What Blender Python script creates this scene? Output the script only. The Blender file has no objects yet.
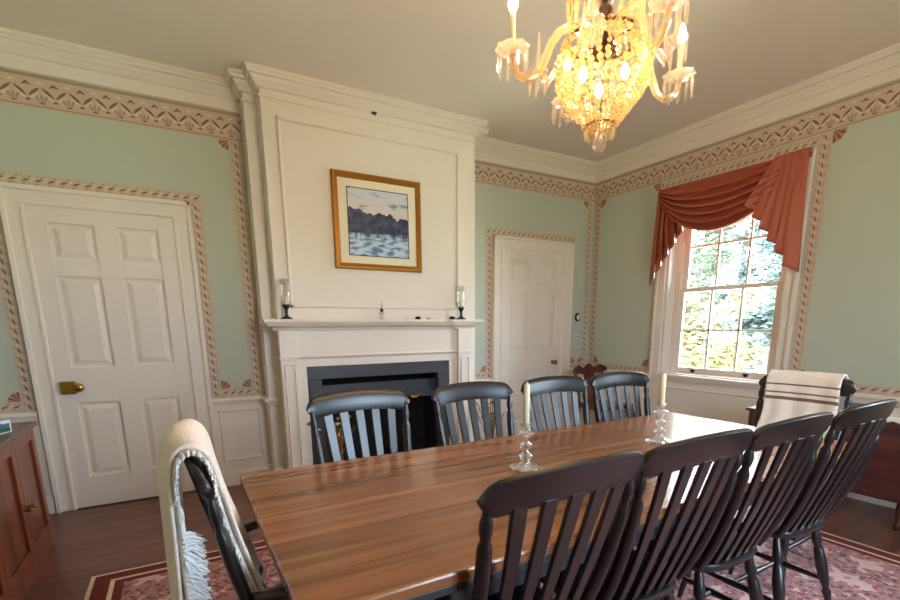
import bpy, math, random
from math import sin, cos, pi, radians, sqrt
from mathutils import Vector, Matrix
random.seed(7)
SC = bpy.context.scene
COL = SC.collection

# ------------------------------------------------------------------ materials
def srgb(r, g, b):
    def c(x):
        x /= 255.0
        return x / 12.92 if x <= 0.04045 else ((x + 0.055) / 1.055) ** 2.4
    return (c(r), c(g), c(b), 1.0)

def new_mat(name):
    m = bpy.data.materials.new(name); m.use_nodes = True
    nt = m.node_tree
    return m, nt, nt.nodes['Principled BSDF'], nt.nodes, nt.links

def paint(name, col, rough=0.5, var=0.06, scale=3.0, bump=0.0, spec=0.5, metal=0.0, bscale=60.0):
    """Plain painted / solid surface with a faint uneven tone."""
    m, nt, b, N, L = new_mat(name)
    tc = N.new('ShaderNodeTexCoord')
    no = N.new('ShaderNodeTexNoise'); no.inputs['Scale'].default_value = scale; no.inputs['Detail'].default_value = 4
    L.new(tc.outputs['Object'], no.inputs['Vector'])
    mx = N.new('ShaderNodeMixRGB'); mx.blend_type = 'MIX'
    c = Vector(col[:3])
    mx.inputs[1].default_value = (*(c * (1 - var)), 1); mx.inputs[2].default_value = (*[min(1, x * (1 + var)) for x in c], 1)
    L.new(no.outputs['Fac'], mx.inputs[0]); L.new(mx.outputs[0], b.inputs['Base Color'])
    b.inputs['Roughness'].default_value = rough; b.inputs['Metallic'].default_value = metal
    b.inputs['Specular IOR Level'].default_value = spec
    if bump:
        n2 = N.new('ShaderNodeTexNoise'); n2.inputs['Scale'].default_value = bscale; n2.inputs['Detail'].default_value = 3
        L.new(tc.outputs['Object'], n2.inputs['Vector'])
        bp = N.new('ShaderNodeBump'); bp.inputs['Strength'].default_value = bump; bp.inputs['Distance'].default_value = 0.004
        L.new(n2.outputs['Fac'], bp.inputs['Height']); L.new(bp.outputs['Normal'], b.inputs['Normal'])
    return m

def wood(name, dark, mid, light, axis='X', scale=1.0, rough=0.35, plank=0.0, seam=None, coat=0.0, bump=0.05):
    """Grain stretched along an axis; plank > 0 adds boards of that width across the other axis."""
    m, nt, b, N, L = new_mat(name)
    tc = N.new('ShaderNodeTexCoord')
    mp = N.new('ShaderNodeMapping')
    s = {'X': (1.2, 22, 22), 'Y': (22, 1.2, 22), 'Z': (22, 22, 1.2)}[axis]
    mp.inputs['Scale'].default_value = [v * scale for v in s]
    L.new(tc.outputs['Object'], mp.inputs['Vector'])
    vec = mp.outputs['Vector']
    if plank:
        sx = N.new('ShaderNodeSeparateXYZ'); L.new(tc.outputs['Object'], sx.inputs[0])
        dv = N.new('ShaderNodeMath'); dv.operation = 'DIVIDE'; dv.inputs[1].default_value = plank
        L.new(sx.outputs['Y' if axis == 'X' else 'X'], dv.inputs[0])
        fl = N.new('ShaderNodeMath'); fl.operation = 'FLOOR'; L.new(dv.outputs[0], fl.inputs[0])
        wn = N.new('ShaderNodeTexWhiteNoise'); wn.noise_dimensions = '1D'; L.new(fl.outputs[0], wn.inputs['W'])
        ad = N.new('ShaderNodeVectorMath'); ad.operation = 'MULTIPLY_ADD'
        L.new(wn.outputs['Color'], ad.inputs[0]); ad.inputs[1].default_value = (9, 9, 9); L.new(vec, ad.inputs[2])
        vec = ad.outputs[0]
    no = N.new('ShaderNodeTexNoise'); no.inputs['Scale'].default_value = 1.0; no.inputs['Detail'].default_value = 6; no.inputs['Distortion'].default_value = 0.6
    L.new(vec, no.inputs['Vector'])
    cr = N.new('ShaderNodeValToRGB'); cr.color_ramp.elements[0].position = 0.3; cr.color_ramp.elements[0].color = dark
    cr.color_ramp.elements[1].position = 0.72; cr.color_ramp.elements[1].color = light
    e = cr.color_ramp.elements.new(0.5); e.color = mid
    L.new(no.outputs['Fac'], cr.inputs[0])
    out = cr.outputs[0]
    if plank:
        hv = N.new('ShaderNodeMixRGB'); hv.blend_type = 'MULTIPLY'; hv.inputs[0].default_value = 1
        mr = N.new('ShaderNodeMapRange'); mr.inputs['To Min'].default_value = 0.82; mr.inputs['To Max'].default_value = 1.12
        L.new(wn.outputs['Value'], mr.inputs[0]); L.new(out, hv.inputs[1]); L.new(mr.outputs[0], hv.inputs[2])
        fr = N.new('ShaderNodeMath'); fr.operation = 'FRACT'; L.new(dv.outputs[0], fr.inputs[0])
        pp = N.new('ShaderNodeMath'); pp.operation = 'PINGPONG'; pp.inputs[1].default_value = 0.5; L.new(fr.outputs[0], pp.inputs[0])
        lt = N.new('ShaderNodeMath'); lt.operation = 'LESS_THAN'; lt.inputs[1].default_value = 0.0022 / plank; L.new(pp.outputs[0], lt.inputs[0])
        sm = N.new('ShaderNodeMixRGB'); L.new(lt.outputs[0], sm.inputs[0]); L.new(hv.outputs[0], sm.inputs[1])
        sm.inputs[2].default_value = seam or (dark[0] * .4, dark[1] * .4, dark[2] * .4, 1)
        out = sm.outputs[0]
    L.new(out, b.inputs['Base Color'])
    b.inputs['Roughness'].default_value = rough; b.inputs['Coat Weight'].default_value = coat; b.inputs['Coat Roughness'].default_value = 0.15
    bp = N.new('ShaderNodeBump'); bp.inputs['Strength'].default_value = bump; bp.inputs['Distance'].default_value = 0.002
    L.new(no.outputs['Fac'], bp.inputs['Height']); L.new(bp.outputs['Normal'], b.inputs['Normal'])
    return m

def crystal(name, tint, glossy=0.35, trans=0.35):
    """Cut lead crystal: sees through, glints, and scatters a little of the lamp light inside it."""
    m, nt, b, N, L = new_mat(name)
    N.remove(b); out = N['Material Output']
    t = N.new('ShaderNodeBsdfTransparent'); t.inputs[0].default_value = tint
    g = N.new('ShaderNodeBsdfGlossy'); g.inputs[0].default_value = (1, 1, 1, 1); g.inputs['Roughness'].default_value = 0.08
    d = N.new('ShaderNodeBsdfTranslucent'); d.inputs[0].default_value = (tint[0], tint[1], tint[2], 1)
    lw = N.new('ShaderNodeLayerWeight'); lw.inputs[0].default_value = glossy
    a = N.new('ShaderNodeMixShader'); a.inputs[0].default_value = trans
    L.new(t.outputs[0], a.inputs[1]); L.new(d.outputs[0], a.inputs[2])
    c = N.new('ShaderNodeMixShader'); L.new(lw.outputs['Facing'], c.inputs[0]); L.new(a.outputs[0], c.inputs[1]); L.new(g.outputs[0], c.inputs[2])
    L.new(c.outputs[0], out.inputs['Surface'])
    return m

def emit(name, col, strength):
    m, nt, b, N, L = new_mat(name)
    b.inputs['Base Color'].default_value = col
    b.inputs['Emission Color'].default_value = col; b.inputs['Emission Strength'].default_value = strength
    return m

def pane_mat():
    m, nt, b, N, L = new_mat('window_glass'); N.remove(b); out = N['Material Output']
    t = N.new('ShaderNodeBsdfTransparent'); t.inputs[0].default_value = (.97, .985, .98, 1)
    g = N.new('ShaderNodeBsdfGlossy'); g.inputs['Roughness'].default_value = 0.02
    fr = N.new('ShaderNodeFresnel'); fr.inputs[0].default_value = 1.35
    mx = N.new('ShaderNodeMixShader'); L.new(fr.outputs[0], mx.inputs[0]); L.new(t.outputs[0], mx.inputs[1]); L.new(g.outputs[0], mx.inputs[2])
    L.new(mx.outputs[0], out.inputs['Surface']); return m

def rug_mat():
    m, nt, b, N, L = new_mat('oriental_rug_pile')
    tc = N.new('ShaderNodeTexCoord')
    v1 = N.new('ShaderNodeTexVoronoi'); v1.inputs['Scale'].default_value = 12; v1.distance = 'MANHATTAN'
    v2 = N.new('ShaderNodeTexVoronoi'); v2.inputs['Scale'].default_value = 34; v2.distance = 'CHEBYCHEV'
    no = N.new('ShaderNodeTexNoise'); no.inputs['Scale'].default_value = 26; no.inputs['Detail'].default_value = 6
    for n in (v1, v2, no): L.new(tc.outputs['Object'], n.inputs['Vector'])
    cr = N.new('ShaderNodeValToRGB'); cr.color_ramp.interpolation = 'CONSTANT'
    els = [(0, srgb(120, 34, 32)), (.22, srgb(150, 62, 58)), (.40, srgb(205, 158, 146)), (.46, srgb(116, 30, 30)), (.62, srgb(60, 40, 58)), (.69, srgb(150, 58, 52)), (.88, srgb(210, 170, 158))]  # reds broken by pale pink, even across the whole field
    cr.color_ramp.elements[0].color = els[0][1]; cr.color_ramp.elements[1].position = els[1][0]; cr.color_ramp.elements[1].color = els[1][1]
    for p, c in els[2:]:
        e = cr.color_ramp.elements.new(p); e.color = c
    ad = N.new('ShaderNodeMath'); ad.operation = 'MULTIPLY_ADD'; ad.inputs[1].default_value = 0.55
    L.new(v1.outputs['Distance'], ad.inputs[0])
    m2 = N.new('ShaderNodeMath'); m2.operation = 'MULTIPLY'; m2.inputs[1].default_value = 0.65; L.new(no.outputs['Fac'], m2.inputs[0])
    L.new(m2.outputs[0], ad.inputs[2]); L.new(ad.outputs[0], cr.inputs[0])
    cr2 = N.new('ShaderNodeValToRGB'); cr2.color_ramp.interpolation = 'CONSTANT'
    cr2.color_ramp.elements[0].color = (0, 0, 0, 1); cr2.color_ramp.elements[1].position = 0.34; cr2.color_ramp.elements[1].color = (1, 1, 1, 1)
    L.new(v2.outputs['Distance'], cr2.inputs[0])
    mx = N.new('ShaderNodeMixRGB'); mx.inputs[2].default_value = srgb(196, 150, 138)
    mm = N.new('ShaderNodeMath'); mm.operation = 'MULTIPLY'; mm.inputs[1].default_value = 0.42
    L.new(cr2.outputs[0], mm.inputs[0]); L.new(mm.outputs[0], mx.inputs[0]); L.new(cr.outputs[0], mx.inputs[1])
    L.new(mx.outputs[0], b.inputs['Base Color']); b.inputs['Roughness'].default_value = 0.95; b.inputs['Specular IOR Level'].default_value = 0.1
    b.inputs['Sheen Weight'].default_value = 0.3
    return m

def painting_mat():
    """Lake at dusk: pale sky, dark tree line, rippled reflection (object coords: x across, z up, unit half-size 1)."""
    m, nt, b, N, L = new_mat('watercolour_lake')
    tc = N.new('ShaderNodeTexCoord'); sx = N.new('ShaderNodeSeparateXYZ'); L.new(tc.outputs['Object'], sx.inputs[0])
    def math(op, a, c=None, v=None):
        n = N.new('ShaderNodeMath'); n.operation = op
        if isinstance(a, (int, float)): n.inputs[0].default_value = a
        else: L.new(a, n.inputs[0])
        if c is not None:
            if isinstance(c, (int, float)): n.inputs[1].default_value = c
            else: L.new(c, n.inputs[1])
        return n.outputs[0]
    def noise(scale, det=4, sc=None):
        n = N.new('ShaderNodeTexNoise'); n.inputs['Scale'].default_value = scale; n.inputs['Detail'].default_value = det
        if sc:
            mp = N.new('ShaderNodeMapping'); mp.inputs['Scale'].default_value = sc; L.new(tc.outputs['Object'], mp.inputs[0]); L.new(mp.outputs[0], n.inputs['Vector'])
        else: L.new(tc.outputs['Object'], n.inputs['Vector'])
        return n.outputs['Fac']
    def mix(f, a, c):
        n = N.new('ShaderNodeMixRGB'); L.new(f, n.inputs[0]) if not isinstance(f, float) else None
        for i, q in ((1, a), (2, c)):
            if isinstance(q, tuple): n.inputs[i].default_value = q
            else: L.new(q, n.inputs[i])
        return n.outputs[0]
    def step(v, a, c):
        n = N.new('ShaderNodeMapRange'); n.inputs[1].default_value = a; n.inputs[2].default_value = c; L.new(v, n.inputs[0]); return n.outputs[0]
    x, z = sx.outputs['X'], sx.outputs['Z']
    sky = mix(step(z, .0, .24), srgb(222, 205, 200), srgb(205, 212, 225))
    cl = noise(5, 5, (1, 1, 3.4)); sky = mix(step(cl, .56, .66), sky, srgb(122, 138, 165))
    water = mix(step(noise(14, 5, (1, 1, 3)), .42, .6), srgb(196, 214, 232), srgb(84, 128, 172))
    refl = mix(step(math('ADD', z, math('MULTIPLY', noise(16, 4, (3, 1, .5)), .22)), -.02, .06), water, srgb(60, 74, 108))
    col = mix(step(z, -.035, -.03), refl, sky)
    tree = mix(step(noise(22, 4), .4, .65), srgb(34, 44, 74), srgb(74, 80, 114))
    top = math('ADD', math('ADD', .035, math('MULTIPLY', noise(15, 6, (1, 1, .05)), .13)), math('MULTIPLY', x, -.12))
    a = math('LESS_THAN', z, math('SUBTRACT', top, .03)); bt = math('GREATER_THAN', z, math('ADD', math('MULTIPLY', x, .03), -.075))
    col = mix(math('MULTIPLY', a, bt), col, tree)
    L.new(col, b.inputs['Base Color']); b.inputs['Roughness'].default_value = 0.35
    return m

def card_picture_mat():
    m, nt, b, N, L = new_mat('printed_landscape_card')
    tc = N.new('ShaderNodeTexCoord'); sx = N.new('ShaderNodeSeparateXYZ'); L.new(tc.outputs['Object'], sx.inputs[0])
    no = N.new('ShaderNodeTexNoise'); no.inputs['Scale'].default_value = 30; L.new(tc.outputs['Object'], no.inputs['Vector'])
    ma = N.new('ShaderNodeMath'); ma.operation = 'MULTIPLY_ADD'; ma.inputs[1].default_value = 0.03; L.new(no.outputs['Fac'], ma.inputs[0]); L.new(sx.outputs['Z'], ma.inputs[2])
    mr = N.new('ShaderNodeMapRange'); mr.inputs[1].default_value = 0.015; mr.inputs[2].default_value = 0.08; L.new(ma.outputs[0], mr.inputs[0])
    cr = N.new('ShaderNodeValToRGB'); cr.color_ramp.interpolation = 'CONSTANT'
    cr.color_ramp.elements[0].color = srgb(40, 110, 60); cr.color_ramp.elements[1].position = .42; cr.color_ramp.elements[1].color = srgb(70, 110, 160)
    e = cr.color_ramp.elements.new(.68); e.color = srgb(215, 228, 240)
    L.new(mr.outputs[0], cr.inputs[0]); L.new(cr.outputs[0], b.inputs['Base Color']); return m

M = {}
M['green'] = paint('sage_green_wall_paint', srgb(190, 197, 181), 0.8, 0.03, 1.5, spec=0.2)
M['white'] = paint('cream_white_woodwork_paint', srgb(232, 222, 210), 0.45, 0.025, 4)
M['ceiling'] = paint('cream_ceiling_paint', srgb(240, 230, 220), 0.9, 0.02, 1, spec=0.1)
M['tan'] = paint('stencil_ground_tan', srgb(204, 184, 166), 0.8, 0.06, 12, spec=0.2)
M['tan_light'] = paint('stencil_ground_pale', srgb(205, 192, 174), 0.8, 0.08, 14, spec=0.2)
M['brown'] = paint('stencil_brown', srgb(134, 104, 80), 0.8, 0.15, 30, spec=0.2)
M['taupe'] = paint('stencil_taupe', srgb(172, 148, 126), 0.8, 0.12, 30, spec=0.2)
M['cream'] = paint('stencil_cream', srgb(232, 218, 192), 0.8, 0.06, 30, spec=0.2)
M['rust'] = paint('stencil_rust', srgb(190, 146, 108), 0.8, 0.12, 30, spec=0.2)
M['floor'] = wood('stained_board_floor', srgb(98, 58, 44), srgb(116, 70, 54), srgb(134, 84, 66), 'X', 0.6, 0.32, plank=0.14, bump=0.04)
M['tabletop'] = wood('honey_brown_tabletop', srgb(112, 66, 38), srgb(148, 94, 58), srgb(176, 120, 78), 'X', 1.0, 0.24, plank=0.19, coat=0.25, bump=0.05, seam=srgb(104, 62, 34))
M['black'] = paint('black_chair_paint', srgb(19, 16, 18), 0.32, 0.25, 5, spec=0.75)
M['blackgrey'] = paint('charcoal_table_paint', srgb(52, 50, 50), 0.5, 0.3, 9)
M['cherry'] = wood('cherry_sideboard_wood', srgb(92, 44, 24), srgb(118, 60, 34), srgb(140, 76, 46), 'Z', 0.7, 0.3, coat=0.2)
M['cherry_top'] = wood('cherry_sideboard_top', srgb(84, 50, 34), srgb(104, 64, 46), srgb(122, 80, 60), 'Y', 0.7, 0.3, coat=0.2)
M['mahogany'] = wood('mahogany_wood', srgb(58, 22, 18), srgb(84, 32, 24), srgb(110, 44, 32), 'Z', 0.8, 0.25, coat=0.4)
M['dropleaf'] = wood('dark_mahogany_table_wood', srgb(62, 28, 26), srgb(80, 38, 34), srgb(98, 50, 44), 'Y', 0.7, 0.3, coat=0.2)
M['brass'] = paint('aged_brass', srgb(176, 138, 60), 0.32, 0.15, 25, metal=1.0)
M['gold'] = paint('gilt_frame', srgb(178, 122, 48), 0.4, 0.25, 40, metal=0.75, bump=0.4, bscale=120)
M['iron'] = paint('black_iron', srgb(22, 22, 24), 0.5, 0.3, 12)
M['hood'] = paint('dark_firebox_panel', srgb(36, 36, 40), 0.45, 0.15, 12)
M['slate'] = paint('grey_slate', srgb(66, 69, 74), 0.4, 0.18, 9)
M['soot'] = paint('sooty_brick', srgb(24, 22, 22), 0.95, 0.3, 18, bump=0.6, bscale=14)
M['mat'] = paint('cream_picture_mount', srgb(238, 228, 204), 0.8, 0.02, 5)
M['painting'] = painting_mat()
M['rug'] = rug_mat()
M['rugfield'] = paint('rug_ivory_edge', srgb(214, 196, 172), 0.95, 0.1, 40)
M['rugborder'] = paint('rug_dark_red_guard', srgb(110, 34, 32), 0.95, 0.25, 45)
M['crystal'] = crystal('clear_lead_crystal', (1, .95, .88, 1), 0.36, 0.13)
M['crystalgold'] = crystal('lamplit_bowl_crystal', (1, .87, .64, 1), 0.30, 0.30)
M['tableglass'] = crystal('pressed_glass', (.93, .95, .96, 1), 0.5, 0.16)
M['chimneyglass'] = crystal('thin_chimney_glass', (.97, .97, .95, 1), 0.18, 0.04)
M['candlewax'] = paint('ivory_candle_wax', srgb(238, 226, 186), 0.5, 0.03, 8)
M['bulb'] = emit('lit_candle_bulb', (1, .62, .32, 1), 330)
M['bulbin'] = emit('lit_bowl_bulb', (1, .60, .28, 1), 60)
M['dkmetal'] = paint('dark_bronze', srgb(58, 42, 26), 0.4, 0.2, 30, metal=0.8)
M['coral'] = paint('terracotta_satin', srgb(172, 88, 64), 0.5, 0.08, 8, spec=0.4)
M['lining'] = paint('ivory_lining_cloth', srgb(236, 228, 212), 0.8, 0.03, 8)
M['throw'] = paint('cream_woven_wool', srgb(236, 224, 212), 0.95, 0.08, 30, bump=0.8, bscale=160, spec=0.1)
M['throwstripe'] = paint('brown_woven_stripe', srgb(128, 100, 84), 0.95, 0.15, 60, bump=0.8, bscale=160, spec=0.1)
M['fringe'] = paint('white_yarn_fringe', srgb(232, 234, 236), 0.95, 0.06, 60, spec=0.1)
M['pane'] = pane_mat()
M['card'] = paint('white_card', srgb(236, 236, 234), 0.6, 0.02, 8)
M['cardpic'] = card_picture_mat()
M['linen'] = paint('white_lace_linen', srgb(230, 228, 224), 0.9, 0.05, 60, bump=0.8, bscale=200)
M['stem'] = paint('dry_flower_stem', srgb(120, 98, 58), 0.9, 0.2, 30)
M['drywhite'] = paint('dried_cream_flower', srgb(226, 214, 178), 0.9, 0.1, 60)
M['dryrust'] = paint('dried_rust_flower', srgb(150, 76, 36), 0.9, 0.2, 60)
M['lawn'] = paint('pale_bounce_lawn', srgb(176, 174, 144), 0.95, 0.2, 3)  # ground colour lightened so it bounces more daylight up to the ceiling
M['leafpale'] = paint('pale_green_leaves', srgb(92, 104, 84), 0.7, 0.3, 2)
M['leafyellow'] = paint('autumn_yellow_leaves', srgb(128, 118, 74), 0.7, 0.3, 2)
M['leafblue'] = paint('blue_green_needles', srgb(84, 102, 102), 0.7, 0.3, 2)
M['bark'] = paint('grey_bark', srgb(92, 84, 80), 0.9, 0.25, 6)
M['plastic'] = paint('ivory_plate', srgb(222, 214, 196), 0.5, 0.02, 8)

# ------------------------------------------------------------------ mesh builder
class MB:
    def __init__(s): s.v = []; s.f = []; s.m = []
    def add(s, vs, fs, mi=0, mat=None):
        o = len(s.v)
        s.v += [tuple(mat @ Vector(p)) if mat else tuple(p) for p in vs]
        s.f += [tuple(i + o for i in f) for f in fs]; s.m += [mi] * len(fs)
    def box(s, x0, x1, y0, y1, z0, z1, mi=0, mat=None):
        x0, x1 = min(x0, x1), max(x0, x1); y0, y1 = min(y0, y1), max(y0, y1); z0, z1 = min(z0, z1), max(z0, z1)
        s.add([(x0, y0, z0), (x1, y0, z0), (x1, y1, z0), (x0, y1, z0), (x0, y0, z1), (x1, y0, z1), (x1, y1, z1), (x0, y1, z1)],
              [(3, 2, 1, 0), (4, 5, 6, 7), (0, 1, 5, 4), (1, 2, 6, 5), (2, 3, 7, 6), (3, 0, 4, 7)], mi, mat)
    def loft(s, rings, mi=0, caps=True, closed=False):
        n = len(rings[0]); o = len(s.v)
        for r in rings: s.v += [tuple(p) for p in r]
        k = len(rings)
        for i in range(k if closed else k - 1):
            a, b = o + i * n, o + ((i + 1) % k) * n
            for j in range(n):
                s.f.append((a + j, a + (j + 1) % n, b + (j + 1) % n, b + j)); s.m.append(mi)
        if caps and not closed:
            s.f.append(tuple(o + j for j in reversed(range(n)))); s.m.append(mi)
            s.f.append(tuple(o + (k - 1) * n + j for j in range(n))); s.m.append(mi)
    def tube(s, path, r, n=8, mi=0, caps=True):
        P = [Vector(p) for p in path]; R = r if isinstance(r, (list, tuple)) else [r] * len(P)
        rings = []; prev = None
        for i, p in enumerate(P):
            t = (P[min(i + 1, len(P) - 1)] - P[max(i - 1, 0)])
            if t.length < 1e-9: t = Vector((0, 0, 1))
            t.normalize()
            if prev is None:
                a = Vector((0, 0, 1)) if abs(t.z) < 0.9 else Vector((1, 0, 0))
                u = t.cross(a).normalized()
            else:
                u = (prev - t * prev.dot(t)).normalized()
            prev = u; w = t.cross(u)
            rings.append([p + (u * cos(2 * pi * k / n) + w * sin(2 * pi * k / n)) * R[i] for k in range(n)])
        s.loft(rings, mi, caps)
    def lathe(s, prof, c=(0, 0, 0), n=16, mi=0, mat=None, caps=True):
        rings = [[(c[0] + r * cos(2 * pi * k / n), c[1] + r * sin(2 * pi * k / n), c[2] + z) for k in range(n)] for r, z in prof]
        if mat: rings = [[mat @ Vector(p) for p in r] for r in rings]
        s.loft(rings, mi, caps)
    def grid(s, pts, mi=0, mf=None):
        o = len(s.v); R = len(pts); C = len(pts[0])
        for r in pts: s.v += [tuple(p) for p in r]
        for i in range(R - 1):
            for j in range(C - 1):
                s.f.append((o + i * C + j, o + i * C + j + 1, o + (i + 1) * C + j + 1, o + (i + 1) * C + j))
                s.m.append(mf(i, j) if mf else mi)
    def sweep(s, path, prof, mi=0, closed_ends=True):
        """Plan path [(x,y)], profile [(out,z)] where out is to the LEFT-hand normal of the path direction; mitred corners."""
        P = [Vector((p[0], p[1])) for p in path]; rings = []
        for i, p in enumerate(P):
            d0 = (P[i] - P[i - 1]).normalized() if i > 0 else None
            d1 = (P[i + 1] - P[i]).normalized() if i < len(P) - 1 else None
            if d0 is None: d0 = d1
            if d1 is None: d1 = d0
            n0 = Vector((d0.y, -d0.x)); n1 = Vector((d1.y, -d1.x))
            nn = n0 + n1; nn = nn / max(1e-6, (1 + n0.dot(n1)))
            rings.append([(p.x + nn.x * o, p.y + nn.y * o, z) for o, z in prof])
        s.loft(rings, mi, closed_ends)
    def poly(s, pts, mi=0):
        o = len(s.v); s.v += [tuple(p) for p in pts]; s.f.append(tuple(range(o, o + len(pts)))); s.m.append(mi)
    def slab(s, pts2, fn, d0, d1, mi=0):
        """2D outline extruded between offsets d0,d1 through fn(a,b,d)."""
        s.loft([[fn(a, b, d0) for a, b in pts2], [fn(a, b, d1) for a, b in pts2]], mi)

def obj(name, mb, mats, parent=None, smooth=None, bevel=0, sub=0, solid=0, origin=None):
    me = bpy.data.meshes.new(name)
    vs = mb.v
    if origin: vs = [(v[0] - origin[0], v[1] - origin[1], v[2] - origin[2]) for v in vs]
    me.from_pydata(vs, [], mb.f)
    if not isinstance(mats, (list, tuple)): mats = [mats]
    for m in mats: me.materials.append(m)
    me.polygons.foreach_set('material_index', mb.m)
    import bmesh
    bm = bmesh.new(); bm.from_mesh(me); bmesh.ops.recalc_face_normals(bm, faces=bm.faces); bm.to_mesh(me); bm.free()
    if smooth:
        me.polygons.foreach_set('use_smooth', [True] * len(me.polygons)); me.set_sharp_from_angle(angle=radians(smooth))
    o = bpy.data.objects.new(name, me); COL.objects.link(o)
    if origin: o.location = origin
    if parent: o.parent = parent
    if bevel:
        b = o.modifiers.new('bevel', 'BEVEL'); b.width = bevel; b.segments = 2; b.limit_method = 'ANGLE'; b.angle_limit = radians(40)
    if solid:
        q = o.modifiers.new('thickness', 'SOLIDIFY'); q.thickness = solid; q.offset = 0
    if sub:
        q = o.modifiers.new('subd', 'SUBSURF'); q.levels = sub; q.render_levels = sub
    return o

def thing(name, label, cat, loc=(0, 0, 0), rz=0, group=None):
    o = bpy.data.objects.new(name, None); COL.objects.link(o); o.location = loc; o.rotation_euler = (0, 0, rz)
    o.empty_display_size = .1
    return tag(o, label, cat, group)
def tag(o, label, cat, group=None):
    o['label'] = label; o['category'] = cat
    if group: o['group'] = group
    return o
def struct(o, label=None):
    o['kind'] = 'structure'
    if label: o['label'] = label
    return o
def dup(root, loc, rz, label=None, group=None):
    r = root.copy(); COL.objects.link(r); r.location = loc; r.rotation_euler = (0, 0, rz)
    if label: r['label'] = label
    if group: r['group'] = group
    for ch in list(root.children):
        c = ch.copy(); COL.objects.link(c); c.parent = r
        for g in list(ch.children):
            d = g.copy(); COL.objects.link(d); d.parent = c
    return r

# ------------------------------------------------------------------ room dimensions (corner of fireplace wall and window wall at 0,0)
H = 2.975; XL = -5.5; YS = -5.5; TH = 0.22
b = MB(); b.box(XL - TH, TH, YS - TH, TH, -0.12, 0); struct(obj('floor', b, M['floor']))
b = MB(); b.box(XL - TH, TH, YS - TH, TH, H, H + 0.12); struct(obj('ceiling', b, M['ceiling']))
b = MB(); b.box(XL - TH, TH, 0, TH, 0, H); struct(obj('wall_back', b, M['green']))
b = MB(); b.box(XL - TH, XL, YS, 0, 0, H); struct(obj('wall_left', b, M['green']))
# right wall with the window opening
WY0, WY1, WZ0, WZ1 = -1.00, -2.09, 0.77, 2.47
VY0, VY1 = -3.78, -4.88
b = MB(); b.box(0, TH, YS, VY1, 0, H); b.box(0, TH, VY0, WY1, 0, H); b.box(0, TH, WY0, 0, 0, H)
for q1, q0 in ((WY1, WY0), (VY1, VY0)): b.box(0, TH, q1, q0, 0, WZ0); b.box(0, TH, q1, q0, WZ1, H)
struct(obj('wall_right', b, M['green']))
# wall behind the camera with two tall windows
SW = [(-3.05, -1.85)]; SZ0, SZ1 = 0.7, 2.5
b = MB(); xs = [XL - TH] + [q for w in SW for q in w] + [TH]
for i in range(0, len(xs), 2): b.box(xs[i], xs[i + 1], YS - TH, YS, 0, H)
for x0, x1 in SW: b.box(x0, x1, YS - TH, YS, 0, SZ0); b.box(x0, x1, YS - TH, YS, SZ1, H)
struct(obj('wall_front', b, M['green']))

# breast outline in plan
BL, BR, D1, D2 = -3.52, -1.78, -0.17, -0.30
SL, SR = -3.612, -1.685
crown = [(0, H), (.092, H), (.092, 2.957), (.082, 2.947), (.078, 2.934), (.060, 2.930), (.052, 2.912), (.03, 2.893), (.022, 2.878), (.010, 2.874), (.010, 2.80), (0, 2.797)]
b = MB(); b.sweep([(XL, YS), (XL, 0), (SL, 0)], crown)
struct(obj('trim_1', b, M['white'], smooth=25), 'cream crown moulding along the wall over the left door')
b = MB(); b.sweep([(SR, 0), (0, 0), (0, YS)], crown)
struct(obj('trim_2', b, M['white'], smooth=25), 'cream crown moulding round the window corner')

# chair rail + wainscot + skirting per run
rail = [(0, .715), (.028, .715), (.034, .705), (.034, .69), (.02, .685), (.014, .66), (0, .66)]
railR = [(o, z + .05) for o, z in rail]
skirt = [(0, 0), (.022, 0), (.022, .1), (.016, .112), (.012, .13), (0, .13)]
skirtlow = [(0, 0), (.022, 0), (.022, .07), (.012, .085), (0, .085)]
def panel_frame(mb, fn, s0, s1, z0, z1, w=.022, d=.012):
    for a in (((s0, z0), (s1, z0 + w)), ((s0, z1 - w), (s1, z1)), ((s0, z0), (s0 + w, z1)), ((s1 - w, z0), (s1, z1))):
        (a0, c0), (a1, c1) = a
        p = [(a0, c0), (a1, c0), (a1, c1), (a0, c1)]
        q = [(a0 + .006, c0 + .006), (a1 - .006, c0 + .006), (a1 - .006, c1 - .006), (a0 + .006, c1 - .006)]
        mb.loft([[fn(x, z, .0) for x, z in p], [fn(x, z, d) for x, z in q]])
fB = lambda s, z, d: (s, -d, z)          # back wall: s = x
fR = lambda s, z, d: (-d, -s, z)         # right wall: s = -y
def off(fn, k): return lambda s, z, d: fn(s, z, d + k)
n_tr = [2]
def trim(mb, mat, label=None, **k):
    n_tr[0] += 1
    return struct(obj('trim_%d' % n_tr[0], mb, mat, **k), label)
for tagname, path, pf, panels, fn, rl in (
        ('left', [(XL, 0), (-5.05, 0)], skirt, [(5.0, 5.0)], fB, rail),
        ('middle', [(-4.008, 0), (SL, 0)], skirt, [(-3.97, -3.66)], fB, rail),
        ('right', [(SR, 0), (-1.375, 0)], skirt, [], fB, rail),
        ('corner', [(-.313, 0), (0, 0), (0, -.905)], skirt, [], fB, railR),
        ('window', [(0, -2.195), (0, YS)], skirtlow, [(2.3, 3.1), (3.2, 4.2)], fR, railR)):
    zt = rl[0][1] - .02
    w = MB(); w.sweep(path, [(0, 0), (.010, 0), (.010, zt), (0, zt)])
    for s0, s1 in panels:
        if s1 > s0: panel_frame(w, off(fn, .009), s0, s1, .2, zt - .07)
    trim(w, M['white'], 'white wainscot boarding, %s run' % tagname, smooth=25)
    w = MB(); w.sweep(path, rl); trim(w, M['white'], 'white chair rail, %s run' % tagname, smooth=25)
    w = MB(); w.sweep(path, [(o + .010, z) for o, z in pf]); struct(obj('baseboard_' + tagname, w, M['white'], smooth=25))

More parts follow.
